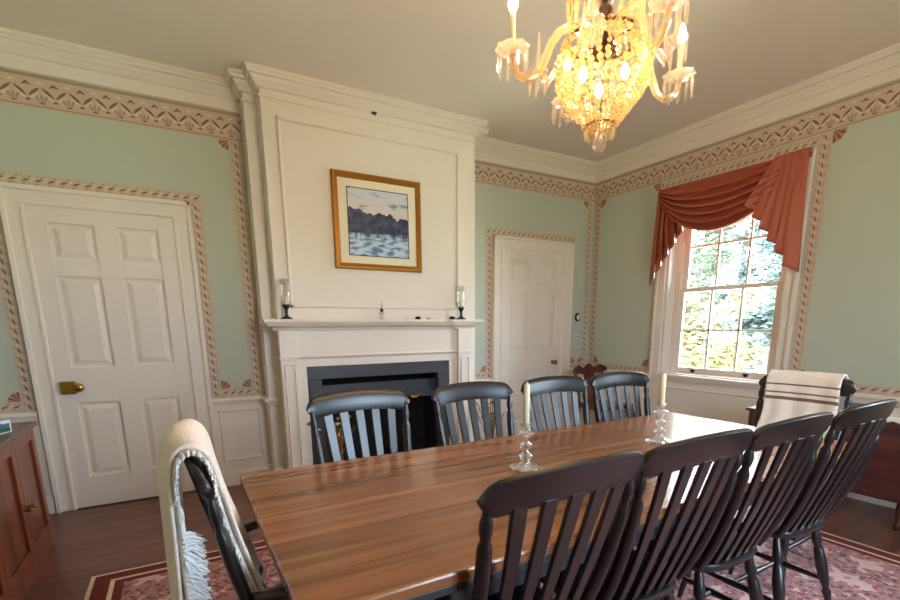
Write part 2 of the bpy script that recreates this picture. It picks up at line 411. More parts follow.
# ------------------------------------------------------------------ stencilled borders
def leaf(mb, fn, cx, cz, ang, ln, wd, mi, d=.0035, n=5, bend=0.0):
    pts = []
    for i in range(n + 1):
        t = i / n; pts.append((t - .5, sin(pi * t) ** .8 * .5))
    out = [(a * ln, c * wd + bend * ln * (1 - 4 * a * a)) for a, c in pts] + [(a * ln, -c * wd * .6 + bend * ln * (1 - 4 * a * a)) for a, c in reversed(pts[1:-1])]
    ca, sa = cos(ang), sin(ang)
    mb.poly([fn(cx + a * ca - c * sa, cz + a * sa + c * ca, d) for a, c in out], mi)
def band(mb, fn, s0, s1, z0, z1, d=.002, mi=0):
    mb.loft([[fn(s0, z0, -.001), fn(s1, z0, -.001), fn(s1, z1, -.001), fn(s0, z1, -.001)], [fn(s0, z0, d), fn(s1, z0, d), fn(s1, z1, d), fn(s0, z1, d)]], mi)
STM = [M['tan'], M['brown'], M['taupe'], M['cream'], M['rust'], M['tan_light']]
def frieze(fn, s0, s1, label):
    mb = MB(); z0, z1 = 2.605, 2.79
    band(mb, fn, s0, s1, z0, z1)
    band(mb, fn, s0, s1, z1 - .018, z1, .003, 2); band(mb, fn, s0, s1, z0 + .004, z0 + .012, .003, 4)
    n = max(1, round((s1 - s0) / .13)); P = (s1 - s0) / n
    for i in range(n):
        a = s0 + i * P; zc = z0 + .088
        an = math.atan2(.06, P / 2)
        leaf(mb, fn, a + P * .25, zc, an, P * .62, .020, 1); leaf(mb, fn, a + P * .75, zc, -an, P * .62, .020, 1)
        leaf(mb, fn, a + P * .25, zc - .022, an, P * .5, .010, 3); leaf(mb, fn, a + P * .75, zc - .022, -an, P * .5, .010, 3)
        leaf(mb, fn, a + P * .06, zc + .045, -an * .8, P * .3, .014, 1, bend=-.1); leaf(mb, fn, a + P * .94, zc + .045, an * .8, P * .3, .014, 1, bend=-.1)
        leaf(mb, fn, a + P * .5, zc + .052, 0, P * .3, .010, 3)
        for q in (-.5, 0, .5): leaf(mb, fn, a + P * (.5 + q * .3), zc - .035, pi / 2 + q * -.9, .05, .016, 2)
        leaf(mb, fn, a, zc - .048, 0, .03, .016, 1); leaf(mb, fn, a + P * .5, z0 + .026, 0, .034, .012, 1)
    return trim(mb, STM, label)
def border(mb, fn, p0, p1, w, base=0, side=0):
    """Narrow leafy border from p0 to p1 (s,z), centred, width w."""
    v = Vector((p1[0] - p0[0], p1[1] - p0[1])); ln = v.length; v.normalize(); n2 = Vector((-v.y, v.x)); a0 = math.atan2(v.y, v.x)
    q = [(p0[0] - n2.x * w / 2, p0[1] - n2.y * w / 2), (p1[0] - n2.x * w / 2, p1[1] - n2.y * w / 2), (p1[0] + n2.x * w / 2, p1[1] + n2.y * w / 2), (p0[0] + n2.x * w / 2, p0[1] + n2.y * w / 2)]
    mb.loft([[fn(a, c, -.001) for a, c in q], [fn(a, c, .002) for a, c in q]], base)
    k = max(1, round(ln / .062))
    for i in range(k):
        t = (i + .5) * ln / k; c = Vector(p0) + v * t
        def L(dt, dn, an, l, wd, mi): leaf(mb, fn, c.x + v.x * dt + n2.x * dn, c.y + v.y * dt + n2.y * dn, a0 + an, l, wd, mi)
        L(0, 0, .35, .044, .015, 1); L(.02, w * .26, .5, .026, .010, 2); L(-.012, -w * .28, .3, .026, .010, 2); L(-.026, w * .12, -.7, .022, .008, 3); L(.026, -w * .1, 1.0, .018, .007, 3)
def fan(mb, fn, s, z, ds, dz, r=.062):
    """Quarter shell with its corner at s,z opening towards (ds,dz)."""
    n = 6; cols = [4, 1, 4, 1, 4, 1]
    for i in range(n):
        a, c = pi / 2 * i / n, pi / 2 * (i + 1) / n; mid = (a + c) / 2
        mb.poly([fn(s, z, .004), fn(s + ds * r * cos(a), z + dz * r * sin(a), .004), fn(s + ds * r * 1.05 * cos(mid), z + dz * r * 1.05 * sin(mid), .004), fn(s + ds * r * cos(c), z + dz * r * sin(c), .004)], cols[i])
frieze(fB, XL + .01, SL - .005, 'stencilled leaf frieze over the left door')
frieze(fB, SR + .005, -.004, 'stencilled leaf frieze between mantel breast and corner')
frieze(fR, .004, 5.4, 'stencilled leaf frieze above the window')
b = MB()
border(b, fB, (-5.12, 2.176), (-3.93, 2.176), .075)
border(b, fB, (-5.085, .72), (-5.085, 2.14), .075); border(b, fB, (-3.97, .72), (-3.97, 2.14), .078)
border(b, fB, (-3.665, .72), (-3.665, 2.6), .095)
border(b, fB, (-3.93, .755), (-3.71, .755), .07); border(b, fB, (XL + .02, .755), (-5.122, .755), .07)
fan(b, fB, -3.715, 2.60, -1, -1); fan(b, fB, -3.928, .79, 1, 1); fan(b, fB, -3.715, .79, -1, 1); fan(b, fB, -5.126, .79, -1, 1)
trim(b, STM, 'painted leaf borders round the left door and green panel')
b = MB()
border(b, fB, (-1.45, 2.178), (-.27, 2.178), .07); border(b, fB, (-1.412, .72), (-1.412, 2.14), .075); border(b, fB, (-.292, .77), (-.292, 2.14), .04)
border(b, fB, (-.065, .77), (-.065, 2.6), .07); border(b, fB, (-.27, .80), (-.1, .80), .06); border(b, fB, (SR + .01, .755), (-1.45, .755), .06)
fan(b, fB, -.102, 2.60, -1, -1); fan(b, fB, -.102, .832, -1, 1); fan(b, fB, -.27, .832, 1, 1); fan(b, fB, -1.452, .79, -1, 1)
trim(b, STM, 'painted leaf borders round the right door')
b = MB()
border(b, fR, (.065, .77), (.065, 2.6), .07); border(b, fR, (.885, .77), (.885, 2.6), .045); border(b, fR, (.1, .80), (.86, .80), .06)
border(b, fR, (2.237, .77), (2.237, 2.60), .085); border(b, fR, (.905, 2.555), (2.195, 2.555), .085); border(b, fR, (2.28, .80), (3.67, .80), .06)
fan(b, fR, .102, 2.60, 1, -1, .075); fan(b, fR, .86, 2.60, -1, -1, .075); fan(b, fR, .102, .832, 1, 1, .075); fan(b, fR, .86, .832, -1, 1, .075)
fan(b, fR, 2.282, 2.60, 1, -1, .08); fan(b, fR, 2.282, .832, 1, 1, .075)
trim(b, STM, 'painted leaf borders round the window and green panels')

# ------------------------------------------------------------------ doors
def door(n, x0, x1, c0, c1, knob_x, ox, style):
    zt, zc = 2.03, 2.14
    # casing
    w = MB()
    for a0, a1, e0, e1 in ((c0, x0 + .004, 0, 0), (x1 - .004, c1, 0, 0)):
        w.box(a0, a1, -.028, 0, 0, zc)
        o0, o1 = (a0, a0 + .028) if a0 == c0 else (a1 - .028, a1)
        w.box(o0, o1, -.044, -.02, 0, zc)
        i0, i1 = (a1 - .022, a1) if a0 == c0 else (a0, a0 + .022)
        w.box(i0, i1, -.036, -.02, 0, zt + .01)
    w.box(x0, x1, -.028, 0, zt - .004, zc); w.box(c0, c1, -.044, -.02, zc - .028, zc); w.box(x0, x1, -.036, -.02, zt - .004, zt + .018)
    trim(w, M['white'], 'cream door casing, %s door' % style, bevel=.004)
    W = x1 - x0; st = .105; mid = .12; pw = (W - 2 * st - mid) / 2
    rows = [(.225, .755), (1.0, 1.60), (1.70, 1.93)]
    d = MB(); y1 = -.008
    # stiles and rails built up in front of a thinner slab, panels raised inside
    d.box(x0, x1, y1 + .006, 0, .008, zt, 0)
    for a0, a1 in ((x0, x0 + st), (x0 + st + pw, x0 + st + pw + mid), (x1 - st, x1)): d.box(a0, a1, -.022, y1 + .008, .008, zt)
    zs = [.008] + [q for r in rows for q in r] + [zt]
    for i in range(0, len(zs), 2):
        for k in (0, 1):
            a0 = x0 + st + k * (pw + mid); d.box(a0, a0 + pw, -.022, y1 + .008, zs[i], zs[i + 1])
    for z0, z1 in rows:
        for k in (0, 1):
            a0 = x0 + st + k * (pw + mid)
            q = [(a0 + .02, z0 + .02), (a0 + pw - .02, z0 + .02), (a0 + pw - .02, z1 - .02), (a0 + .02, z1 - .02)]
            r = [(a0 + .05, z0 + .05), (a0 + pw - .05, z0 + .05), (a0 + pw - .05, z1 - .05), (a0 + .05, z1 - .05)]
            d.loft([[fB(s, z, .0) for s, z in q], [fB(s, z, .004) for s, z in q], [fB(s, z, .014) for s, z in r]])
    o = struct(obj('door_%d' % n, d, M['white'], bevel=.002), style)
    k = MB()
    if n == 1:
        k.box(knob_x - .055, knob_x + .03, -.05, -.02, .825, .91)
        p = obj('lock_case', k, M['brass'], o, bevel=.004)
        k = MB(); mt = Matrix.Translation((knob_x + .05, -.05, .868)) @ Matrix.Rotation(pi / 2, 4, 'X')
        k.lathe([(.010, -.03), (.012, 0), (.026, .014), (.030, .028), (.024, .042), (.01, .048)], n=16, mat=mt)
        k.box(knob_x + .02, knob_x + .06, -.035, -.02, .85, .885)
        obj('door_knob', k, M['brass'], p, smooth=40)
    else:
        mt = Matrix.Translation((knob_x, -.02, .855)) @ Matrix.Rotation(pi / 2, 4, 'X')
        k.lathe([(.026, 0), (.026, .005), (.010, .008), (.010, .03), (.026, .042), (.028, .054), (.02, .066)], n=16, mat=mt)
        obj('door_knob', k, M['brass'], o, smooth=40)
    return o
door(1, -4.935, -4.122, -5.043, -4.008, -4.85, 0, 'wide cream six-panel door left of the fireplace')
door(2, -1.265, -.445, -1.373, -.313, -.56, 0, 'cream six-panel door right of the fireplace')

# ------------------------------------------------------------------ window 1 (right wall)
w = MB()
for y0, y1 in ((-.905, -1.0), (-2.09, -2.185)):
    w.box(-.026, 0, y0, y1, .70, 2.52)
    yo = (y0, y0 - .025) if y0 > -1.5 else (y1 + .025, y1)
    w.box(-.042, -.02, *yo, .70, 2.52)
w.box(-.026, 0, -1.0, -2.09, 2.445, 2.52); w.box(-.042, -.02, -.905, -2.185, 2.495, 2.52)
trim(w, M['white'], 'cream window casing', bevel=.004)
wnd = MB()   # jamb lining and stepped inner frame
X0, X1 = .0, .2
wnd.box(.0, .2, -1.0, -1.02, WZ0, WZ1); wnd.box(.0, .2, -2.07, -2.09, WZ0, WZ1); wnd.box(0, .2, -1.0, -2.09, WZ1 - .02, WZ1)
wnd.box(.11, .2, -1.02, -1.075, WZ0, WZ1); wnd.box(.11, .2, -2.015, -2.07, WZ0, WZ1); wnd.box(.11, .2, -1.02, -2.07, WZ1 - .06, WZ1 - .02)
wnd.box(.0, .2, -1.02, -2.07, WZ0 + .001, WZ0 + .02)
win = struct(obj('window_1', wnd, M['white'], bevel=.003), 'tall six-over-six sash window in the right wall')
def sash(name, y0, y1, z0, z1, x, fx, zoff, flip=False, rows=2, cols=3):
    """Sash frame with its panes; fx maps (s, x-depth, z)."""
    s = MB(); f = .048; t = .018
    def bx(a0, a1, c0, c1, tt=t):
        p = [fx(a, d, c) for a in (a0, a1) for d in (x - tt, x + tt) for c in (c0, c1)]
        xs, ys, zs = zip(*p); s.box(min(xs), max(xs), min(ys), max(ys), min(zs), max(zs))
    bx(y0, y0 + f, z0, z1); bx(y1 - f, y1, z0, z1)
    bt, tp = zoff
    bx(y0 + f, y1 - f, z0, z0 + bt); bx(y0 + f, y1 - f, z1 - tp, z1)
    a0, a1, c0, c1 = y0 + f, y1 - f, z0 + bt, z1 - tp
    for i in range(1, cols): q = a0 + (a1 - a0) * i / cols; bx(q - .009, q + .009, c0, c1, .012)
    for j in range(1, rows): q = c0 + (c1 - c0) * j / rows; bx(a0, a1, q - .009, q + .009, .012)
    so = obj(name, s, M['white'], None, bevel=.002)
    for i in range(cols):
        for j in range(rows):
            g = MB(); p0, p1 = a0 + (a1 - a0) * i / cols, a0 + (a1 - a0) * (i + 1) / cols; r0, r1 = c0 + (c1 - c0) * j / rows, c0 + (c1 - c0) * (j + 1) / rows
            P = [fx(a, d, c) for a in (p0, p1) for d in (x - .0015, x + .0015) for c in (r0, r1)]
            xs, ys, zs = zip(*P); g.box(min(xs), max(xs), min(ys), max(ys), min(zs), max(zs))
            obj('pane', g, M['pane'], so)
    return so
fw = lambda a, d, c: (d, -a, c)
s1 = sash('sash', 1.075, 2.015, .79, 1.60, .135, fw, (.055, .035)); s1.parent = win
s2 = sash('sash', 1.075, 2.015, 1.565, 2.41, .172, fw, (.035, .05)); s2.parent = win
for y in (-1.29, -1.80):
    k = MB(); k.box(.095, .118, y - .02, y + .02, .815, .828); k.box(.100, .118, y - .012, y + .012, .80, .818)
    obj('sash_lift', k, M['dkmetal'], win, bevel=.002)
k = MB(); k.box(-.05, .115, -.99, -2.10, .752, .778); k.box(-.034, 0, -1.0, -2.09, .725, .752)
obj('window_stool', k, M['white'], win, bevel=.005)
k = MB(); k.box(-.012, 0, -.905, -2.185, 0, .725); panel_frame(k, off(fR, .011), 1.03, 2.06, .19, .66)
panel_frame(k, off(fR, .011), 1.06, 2.03, .22, .63, .012, .006); k.box(-.034, -.012, -.905, -2.185, 0, .13)
trim(k, M['white'], 'white panel under the window', bevel=.003)
# windows behind the camera
for i, (x0, x1) in enumerate(SW):
    w = MB(); fs = lambda a, d, c: (a, YS - d, c)
    w.box(x0, x0 + .03, YS - .2, YS, SZ0, SZ1); w.box(x1 - .03, x1, YS - .2, YS, SZ0, SZ1); w.box(x0, x1, YS - .2, YS, SZ1 - .03, SZ1); w.box(x0, x1, YS - .2, YS + .04, SZ0 - .02, SZ0 + .02)
    for q0, q1 in ((x0 - .1, x0), (x1, x1 + .1)): w.box(q0, q1, YS, YS + .026, SZ0 - .02, SZ1 + .1)
    w.box(x0, x1, YS, YS + .026, SZ1, SZ1 + .1)
    wo = struct(obj('window_%d' % (i + 2), w, M['white'], bevel=.003))
    mid = (SZ0 + SZ1) / 2
    a = sash('sash', x0 + .03, x1 - .03, SZ0 + .02, mid + .02, .10, fs, (.055, .035)); a.parent = wo
    a = sash('sash', x0 + .03, x1 - .03, mid - .02, SZ1 - .03, .14, fs, (.035, .05)); a.parent = wo

# second window of the right wall, beyond the drop-leaf table
w = MB(); fv = lambda a, d, c: (d, -a, c)
w.box(0, .2, VY0, VY0 - .03, WZ0, WZ1); w.box(0, .2, VY1 + .03, VY1, WZ0, WZ1); w.box(0, .2, VY1, VY0, WZ1 - .03, WZ1); w.box(-.05, .2, VY1 - .02, VY0 + .02, WZ0 - .02, WZ0 + .02)
for q0, q1 in ((VY0, VY0 + .1), (VY1 - .1, VY1)): w.box(-.026, 0, q0, q1, WZ0 - .02, WZ1 + .1)
w.box(-.026, 0, VY1, VY0, WZ1, WZ1 + .1)
wo = struct(obj('window_4', w, M['white'], bevel=.003)); mid = (WZ0 + WZ1) / 2
a = sash('sash', -VY0 + .03, -VY1 - .03, WZ0 + .02, mid + .02, .10, fv, (.055, .035)); a.parent = wo
a = sash('sash', -VY0 + .03, -VY1 - .03, mid - .02, WZ1 - .03, .14, fv, (.035, .05)); a.parent = wo
# ------------------------------------------------------------------ fireplace wall: breast, mantel, firebox
fp = thing('fireplace', 'cream panelled chimney breast with moulded mantel shelf and grey slate fireplace', 'fireplace', (-2.65, D2, 0))
def fpart(name, mb, mat, parent=fp, **k):
    o = obj(name, mb, mat, None, **k)
    o.parent = parent; o.matrix_parent_inverse = (Matrix.Translation((-2.65, D2, 0)).inverted() if parent == fp else parent.matrix_world.inverted())
    return o
OX0, OX1, OZ = -3.34, -2.065, .955
b = MB()
b.box(SL, SR, D1, 0, OZ, H); b.box(SL, OX0, D1, 0, 0, OZ); b.box(OX1, SR, D1, 0, 0, OZ)
b.box(BL, BR, D2, D1, OZ, H); b.box(BL, OX0, D2, D1, 0, OZ); b.box(OX1, BR, D2, D1, 0, OZ)
br = fpart('chimney_breast', b, M['white'], bevel=.004)
b = MB(); b.sweep([(SL, 0), (SL, D1), (BL, D1), (BL, D2), (BR, D2), (BR, D1), (SR, D1), (SR, 0)], crown[:9] + [(0, 2.874)])
b.sweep([(SL, 0), (SL, D1), (BL, D1), (BL, D2), (BR, D2), (BR, D1), (SR, D1), (SR, 0)], [(0, 2.835), (.010, 2.835), (.010, 2.822), (0, 2.818)])
fpart('crown_moulding', b, M['white'], smooth=25)
b = MB(); fF = lambda s, z, d: (s, D2 - d, z)
panel_frame(b, fF, -3.425, -1.935, 1.405, 2.72, .026, .016)
fpart('overmantel_panel_moulding', b, M['white'])
b = MB()   # frieze, pilasters
b.box(BL, -1.815, D2 - .03, D2, OZ, 1.25); b.box(BL, OX0, D2 - .03, D2, 0, OZ); b.box(OX1, -1.815, D2 - .03, D2, 0, OZ)
b.sweep([(BL - .0, D2), (BL, D2 - .03), (-1.815, D2 - .03), (-1.815, D2)], [(0, 1.045), (.014, 1.045), (.018, 1.032), (.008, 1.02), (0, 1.015)])
fpart('mantel_surround', b, M['white'], bevel=.003)
for p0, p1 in ((-3.535, -3.405), (-1.985, -1.85)):
    b = MB(); b.box(p0, p1, D2 - .065, D2 - .03, 0, 1.25)
    f2 = lambda s, z, d: (s, D2 - .065 - d, z)
    panel_frame(b, f2, p0 + .022, p1 - .022, .16, .985, .012, .008)
    b.box(p0 - .006, p1 + .006, D2 - .075, D2 - .03, 0, .13); b.box(p0 - .008, p1 + .008, D2 - .078, D2 - .03, 1.015, 1.045)
    fpart('pilaster', b, M['white'], bevel=.003)
b = MB(); sh = [(0, 1.318), (.155, 1.318), (.16, 1.305), (.155, 1.293), (.135, 1.288), (.12, 1.272), (.10, 1.262), (.06, 1.255), (.045, 1.235), (0, 1.23)]
b.sweep([(-3.54, D1 - .002), (-3.54, D2 - .04), (-3.40, D2 - .04), (-3.40, D2 - .015), (-1.99, D2 - .015), (-1.99, D2 - .04), (-1.86, D2 - .04), (-1.86, D1 - .14)],
        [(o * .62, z) for o, z in sh])
fpart('mantel_shelf', b, M['white'], smooth=25)
for nm, pth, pf in (('side_rail', [(SL, 0), (SL, D1), (BL - .02, D1)], rail), ('side_skirting', [(SL, 0), (SL, D1), (BL, D1)], skirt), ('side_rail', [(BR + .02, D1), (SR, D1), (SR, 0)], rail)):
    b = MB(); b.sweep(pth, pf); fpart(nm, b, M['white'], smooth=25)
# slate and firebox
b = MB(); ys = D2 - .022
b.box(OX0, OX1, ys, D2 + .05, .85, OZ); b.box(OX0, OX0 + .115, ys, D2 + .05, 0, .85); b.box(OX1 - .115, OX1, ys, D2 + .05, 0, .85)
b.box(OX0 + .01, OX0 + .105, ys - .008, ys, 0, .80); b.box(OX1 - .105, OX1 - .01, ys - .008, ys, 0, .80)
fpart('slate_surround', b, M['slate'], bevel=.003)
ix0, ix1, iz = OX0 + .115, OX1 - .115, .85
b = MB(); b.box(ix0 - .06, ix1 + .06, -.02, -.002, 0, .95); b.box(ix0 - .06, ix0, D2 + .04, -.02, 0, .95); b.box(ix1, ix1 + .06, D2 + .04, -.02, 0, .95)
b.box(ix0 - .06, ix1 + .06, D2 + .04, -.01, .93, .95); b.box(ix0, ix1, D2 - .02, -.02, .0, .006)
fb = fpart('firebox', b, M['soot'])
b = MB(); b.loft([[(ix0 + .002, D2 + .025, .795), (ix1 - .002, D2 + .025, .795), (ix1 - .002, D2 + .035, .795), (ix0 + .002, D2 + .035, .795)],
                  [(ix0 + .002, D2 + .005, .64), (ix1 - .002, D2 + .005, .64), (ix1 - .002, D2 + .018, .64), (ix0 + .002, D2 + .018, .64)]])
hd = fpart('smoke_hood', b, M['hood'], bevel=.002)
b = MB(); b.box(-2.47, -2.37, D2 - .03, D2 + .006, .655, .668); b.box(-2.45, -2.39, D2 - .026, D2 + .004, .635, .655)
fpart('damper_handle', b, M['brass'], bevel=.004)
b = MB(); b.box(-2.71, -2.675, D2 - .022, D2, 2.865, 2.88); b.tube([(-2.692, D2 - .006, 2.875), (-2.692, D2 - .03, 2.87), (-2.692, D2 - .034, 2.855), (-2.692, D2 - .028, 2.848)], .004, 6)
fpart('picture_hook', b, M['dkmetal'])
b = MB(); b.box(-3.62, -1.68, -.72, D2 - .02, 0, .006)
fpart('hearth_slab', b, M['slate'], bevel=.002)

# andirons in the firebox
def andiron(x, label):
    t = thing('andiron', label, 'andiron', (x, -.38, .0175), 0, 'andirons on the hearth')
    p = MB(); p.box(-.012, .012, -.012, .24, .09, .112); p.box(-.01, .01, .21, .235, 0, .09); obj('log_bar', p, M['iron'], t)
    p = MB(); p.tube([(-.085, 0, 0), (-.07, 0, .05), (0, 0, .10), (.07, 0, .05), (.085, 0, 0)], .011, 8); obj('foot', p, M['iron'], t, smooth=40)
    p = MB(); p.lathe([(.014, .10), (.022, .13), (.012, .15), (.016, .24), (.010, .3), (.026, .32), (.034, .35), (.026, .38), (.008, .40), (.012, .415), (.004, .43)], n=14); obj('finial', p, M['brass'], t, smooth=50)
andiron(-3.12, 'brass-topped andiron behind the leftmost far chair')
andiron(-2.80, 'brass-topped andiron nearer the middle of the hearth, seen through chair slats')

# ------------------------------------------------------------------ picture over the mantel
pc = thing('framed_picture', 'gold-framed lake watercolour hanging on the chimney breast', 'picture', (-2.687, D2, 2.067))
px0, px1, pz0, pz1 = -.372, .372, -.357, .357
b = MB()
def frame_ring(mb, x0, x1, z0, z1, prof):
    rings = []
    for cx, cz, sx, sz in ((x0, z0, 1, 1), (x1, z0, -1, 1), (x1, z1, -1, -1), (x0, z1, 1, -1)):
        rings.append([(cx + sx * o, -d, cz + sz * o) for o, d in prof])
    mb.loft(rings, 0, False, True)
frame_ring(b, px0, px1, pz0, pz1, [(0, .001), (0, .022), (.008, .032), (.02, .034), (.03, .026), (.038, .028), (.046, .018), (.046, .001)])
obj('picture_frame', b, M['gold'], pc)
b = MB(); b.box(px0 + .04, px1 - .04, -.014, -.002, pz0 + .04, pz1 - .04); obj('mount', b, M['mat'], pc)
b = MB(); b.box(-.252, .252, -.0165, -.014, -.247, .247); obj('watercolour', b, M['painting'], pc)
b = MB(); frame_ring(b, -.258, .258, -.253, .253, [(0, .0135), (0, .017), (.006, .017), (.006, .0135)]); obj('fillet', b, M['dkmetal'], pc)

# ------------------------------------------------------------------ mantel ornaments (shelf top 1.318)
ZM = 1.3185
def hurricane(x, label):
    t = thing('hurricane_candlestick', label, 'candlestick', (x, -.365, ZM), 0, 'black candlesticks with glass chimneys on the mantel')
    p = MB(); p.lathe([(.045, 0), (.045, .005), (.034, .012), (.014, .022), (.009, .04), (.012, .055), (.009, .065), (.022, .085), (.028, .1), (.028, .106), (.0, .106)], n=16); obj('candle_holder', p, M['iron'], t, smooth=40)
    p = MB(); pr = [(.027, .106), (.03, .13), (.036, .17), (.036, .2), (.030, .24), (.032, .29)]
    p.lathe(pr, n=20, caps=False); obj('glass_chimney', p, M['chimneyglass'], t, smooth=60, solid=.002)
    p = MB(); p.lathe([(.010, .106), (.010, .16), (.002, .164)], n=10); obj('candle', p, M['candlewax'], t, smooth=50)
hurricane(-3.465, 'black candlestick with clear glass chimney on left end of mantel')
hurricane(-1.955, 'black candlestick with clear glass chimney on right end of mantel')
t = thing('crystal_lamp', 'small clear glass stick with dark collar at middle of mantel', 'candlestick', (-2.70, -.335, ZM))
p = MB(); p.lathe([(.026, 0), (.028, .006), (.012, .016), (.008, .03), (.022, .045), (.026, .055), (.012, .065)], n=14); obj('glass_base', p, M['tableglass'], t, smooth=40)
p = MB(); p.lathe([(.008, .064), (.013, .070), (.013, .084), (.007, .09)], n=12); obj('collar', p, M['iron'], t, smooth=40)
p = MB(); p.lathe([(.009, .088), (.006, .12), (.001, .15)], n=10); obj('glass_spike', p, M['tableglass'], t, smooth=40)
for x, s, mt, lab in ((-2.47, .016, 'cream', 'pale pebble-sized trinket on mantel, leftmost of the low trinkets'), (-2.375, .022, 'dkmetal', 'small dark metal trinket lying on mantel between two pale ones'),
                      (-2.27, .016, 'taupe', 'pale flat trinket on mantel right of dark metal one'), (-2.035, .024, 'iron', 'small black lump beside foot of right mantel candlestick')):
    p = MB(); p.lathe([(s * .8, 0), (s * 1.1, s * .3), (s * .8, s * .9), (s * .3, s * 1.2)], n=10)
    o = obj('mantel_trinket', p, M[mt], smooth=50); o.location = (x, -.345, ZM); o.scale = (1.3, .8, 1)
    tag(o, lab, 'trinket')

# ------------------------------------------------------------------ dining chairs (local: sitter faces +Y, floor at 0)
def bez(p0, p1, p2, n):
    r = []
    for i in range(n + 1):
        t = i / n; r.append(tuple((1 - t) ** 2 * a + 2 * t * (1 - t) * c + t * t * d for a, c, d in zip(p0, p1, p2)))
    return r
def bent(mb, path, wid, thk):
    """flat bent slat: width along local x, thickness normal in the y-z plane"""
    rings = []
    for i, p in enumerate(path):
        a = Vector(path[max(0, i - 1)]); c = Vector(path[min(len(path) - 1, i + 1)]); t = (c - a).normalized()
        n = Vector((1, 0, 0)).cross(t).normalized(); u = t.cross(n)
        w = wid[i] / 2 if isinstance(wid, list) else wid / 2
        P = Vector(p); rings.append([P + u * w + n * thk / 2, P - u * w + n * thk / 2, P - u * w - n * thk / 2, P + u * w - n * thk / 2])
    mb.loft(rings)
CW = .225
def build_chair(name, label, cat, group, arms):
    t = thing(name, label, cat, group=group)
    # saddle seat
    s = MB(); rings = []
    N1 = 24
    def outline(k, inset):
        a = 2 * pi * k / N1; ca, sa = cos(a), sin(a)
        rx = .208 - inset; ry = .200 - inset
        ex = .55 if sa < 0 else .78; x = rx * (abs(ca) ** ex) * (1 if ca >= 0 else -1); y = ry * (abs(sa) ** (ex + .03)) * (1 if sa >= 0 else -1)
        if y < 0: x *= 1 - .06 * (-y / .21)
        return x, y
    lv = [(.030, .415), (.006, .425), (0, .440), (.004, .452), (.03, .456), (.09, .449), (.16, .446)]
    for ins, z in lv: rings.append([(*outline(k, ins), z) for k in range(N1)])
    s.loft(rings); obj('seat', s, M['black'], t, smooth=50)
    for sx in (-1, 1):
        for sy in (-1, 1):
            a = Vector((sx * .145, sy * .14, .425)); c = Vector((sx * .205, sy * (.205 if sy > 0 else .235), 0)); l = MB()
            ts = [0, .12, .2, .24, .28, .45, .62, .68, .72, .78, .9, 1]; rs = [.013, .017, .02, .013, .019, .023, .018, .012, .018, .014, .012, .010]
            l.tube([a.lerp(c, q) for q in ts], rs, 10); obj('leg', l, M['black'], t, smooth=45)
    def at(sx, sy, q): return Vector((sx * .145, sy * .14, .425)).lerp(Vector((sx * .205, sy * (.205 if sy > 0 else .235), 0)), q)
    for sx in (-1, 1):
        l = MB(); a, c = at(sx, -1, .6), at(sx, 1, .6); l.tube([a.lerp(c, q) for q in (0, .3, .5, .7, 1)], [.008, .012, .015, .012, .008], 8); obj('side_stretcher', l, M['black'], t, smooth=45)
    l = MB(); a, c = at(-1, -1, .6).lerp(at(-1, 1, .6), .5), at(1, -1, .6).lerp(at(1, 1, .6), .5); l.tube([a.lerp(c, q) for q in (0, .3, .5, .7, 1)], [.008, .012, .015, .012, .008], 8); obj('cross_stretcher', l, M['black'], t, smooth=45)
    # back: crest mid at z .93, y -.365 (centre) curving forward at ends
    def cy(x): return -.330 + .6 * x * x
    for sx in (-1, 1):
        l = MB(); p = bez((sx * .178, -.160, .445), (sx * .192, -.262, .66), (sx * .206, cy(.206) + .010, .905), 26)
        rs = [.012, .013, .0145, .0155, .0165, .017] + [.0172] * 15 + [.0165, .010, .0145, .0145, .010, .008]
        l.tube(p, rs, 10); obj('back_post', l, M['black'], t, smooth=45)
    for i in range(5):
        q = (i - 2) / 2; xb, xt = q * .112, q * .142
        l = MB(); p = bez((xb, -.176 + .5 * xb * xb, .445), (xb + (xt - xb) * .4, -.258, .66), (xt, cy(xt) + .004, .905), 12)
        bent(l, p, [.027 + .012 * (j / 12) for j in range(13)], .012); obj('slat', l, M['black'], t, bevel=.003)
    c = MB(); rings = []; nx = 28
    for i in range(nx + 1):
        x = -CW + 2 * CW * i / nx; ax = abs(x); e = max(0, (ax - .178) / (CW - .178)); hh = .042 * sqrt(max(.02, 1 - e ** 2.4))
        zc = .936 - .36 * x * x; y = cy(x); rk = .36
        ring = []
        for dz, dy in ((-1, -.4), (-1, .4), (-.6, 1), (.5, 1), (.9, .75), (1, .2), (1, -.3), (.85, -1), (-.6, -1)):
            ring.append((x, y + dy * .0115 - dz * hh * rk * .75, zc + dz * hh))
        rings.append(ring)
    c.loft(rings); obj('crest_rail', c, M['black'], t, smooth=50)
    if arms:
        for sx in (-1, 1):
            l = MB(); p = bez((sx * .207, -.222, .645), (sx * .262, -.06, .66), (sx * .236, .12, .655), 10)
            rings = []
            for j, P in enumerate(p):
                w = .017 + .012 * (j / 10) ** 2; rings.append([(P[0] - w, P[1], P[2] - .009), (P[0] + w, P[1], P[2] - .009), (P[0] + w, P[1], P[2] + .007), (P[0] + w * .7, P[1], P[2] + .011), (P[0] - w * .7, P[1], P[2] + .011), (P[0] - w, P[1], P[2] + .007)])
            l.loft(rings); obj('arm', l, M['black'], t, smooth=40)
            l = MB(); a, c2 = Vector((sx * .195, .06, .448)), Vector((sx * .238, .085, .648)); l.tube([a.lerp(c2, q) for q in (0, .2, .35, .5, .8, 1)], [.011, .016, .011, .017, .013, .010], 8); obj('arm_support', l, M['black'], t, smooth=45)
    return t
RZ = .0155     # rug pile height
RIGHT = 'window-side row'
near = [(-3.512, 0.015), (-3.055, 0.0), (-2.59, 0.0), (-2.09, 0.0)]
NY, FY = -3.138, -2.52
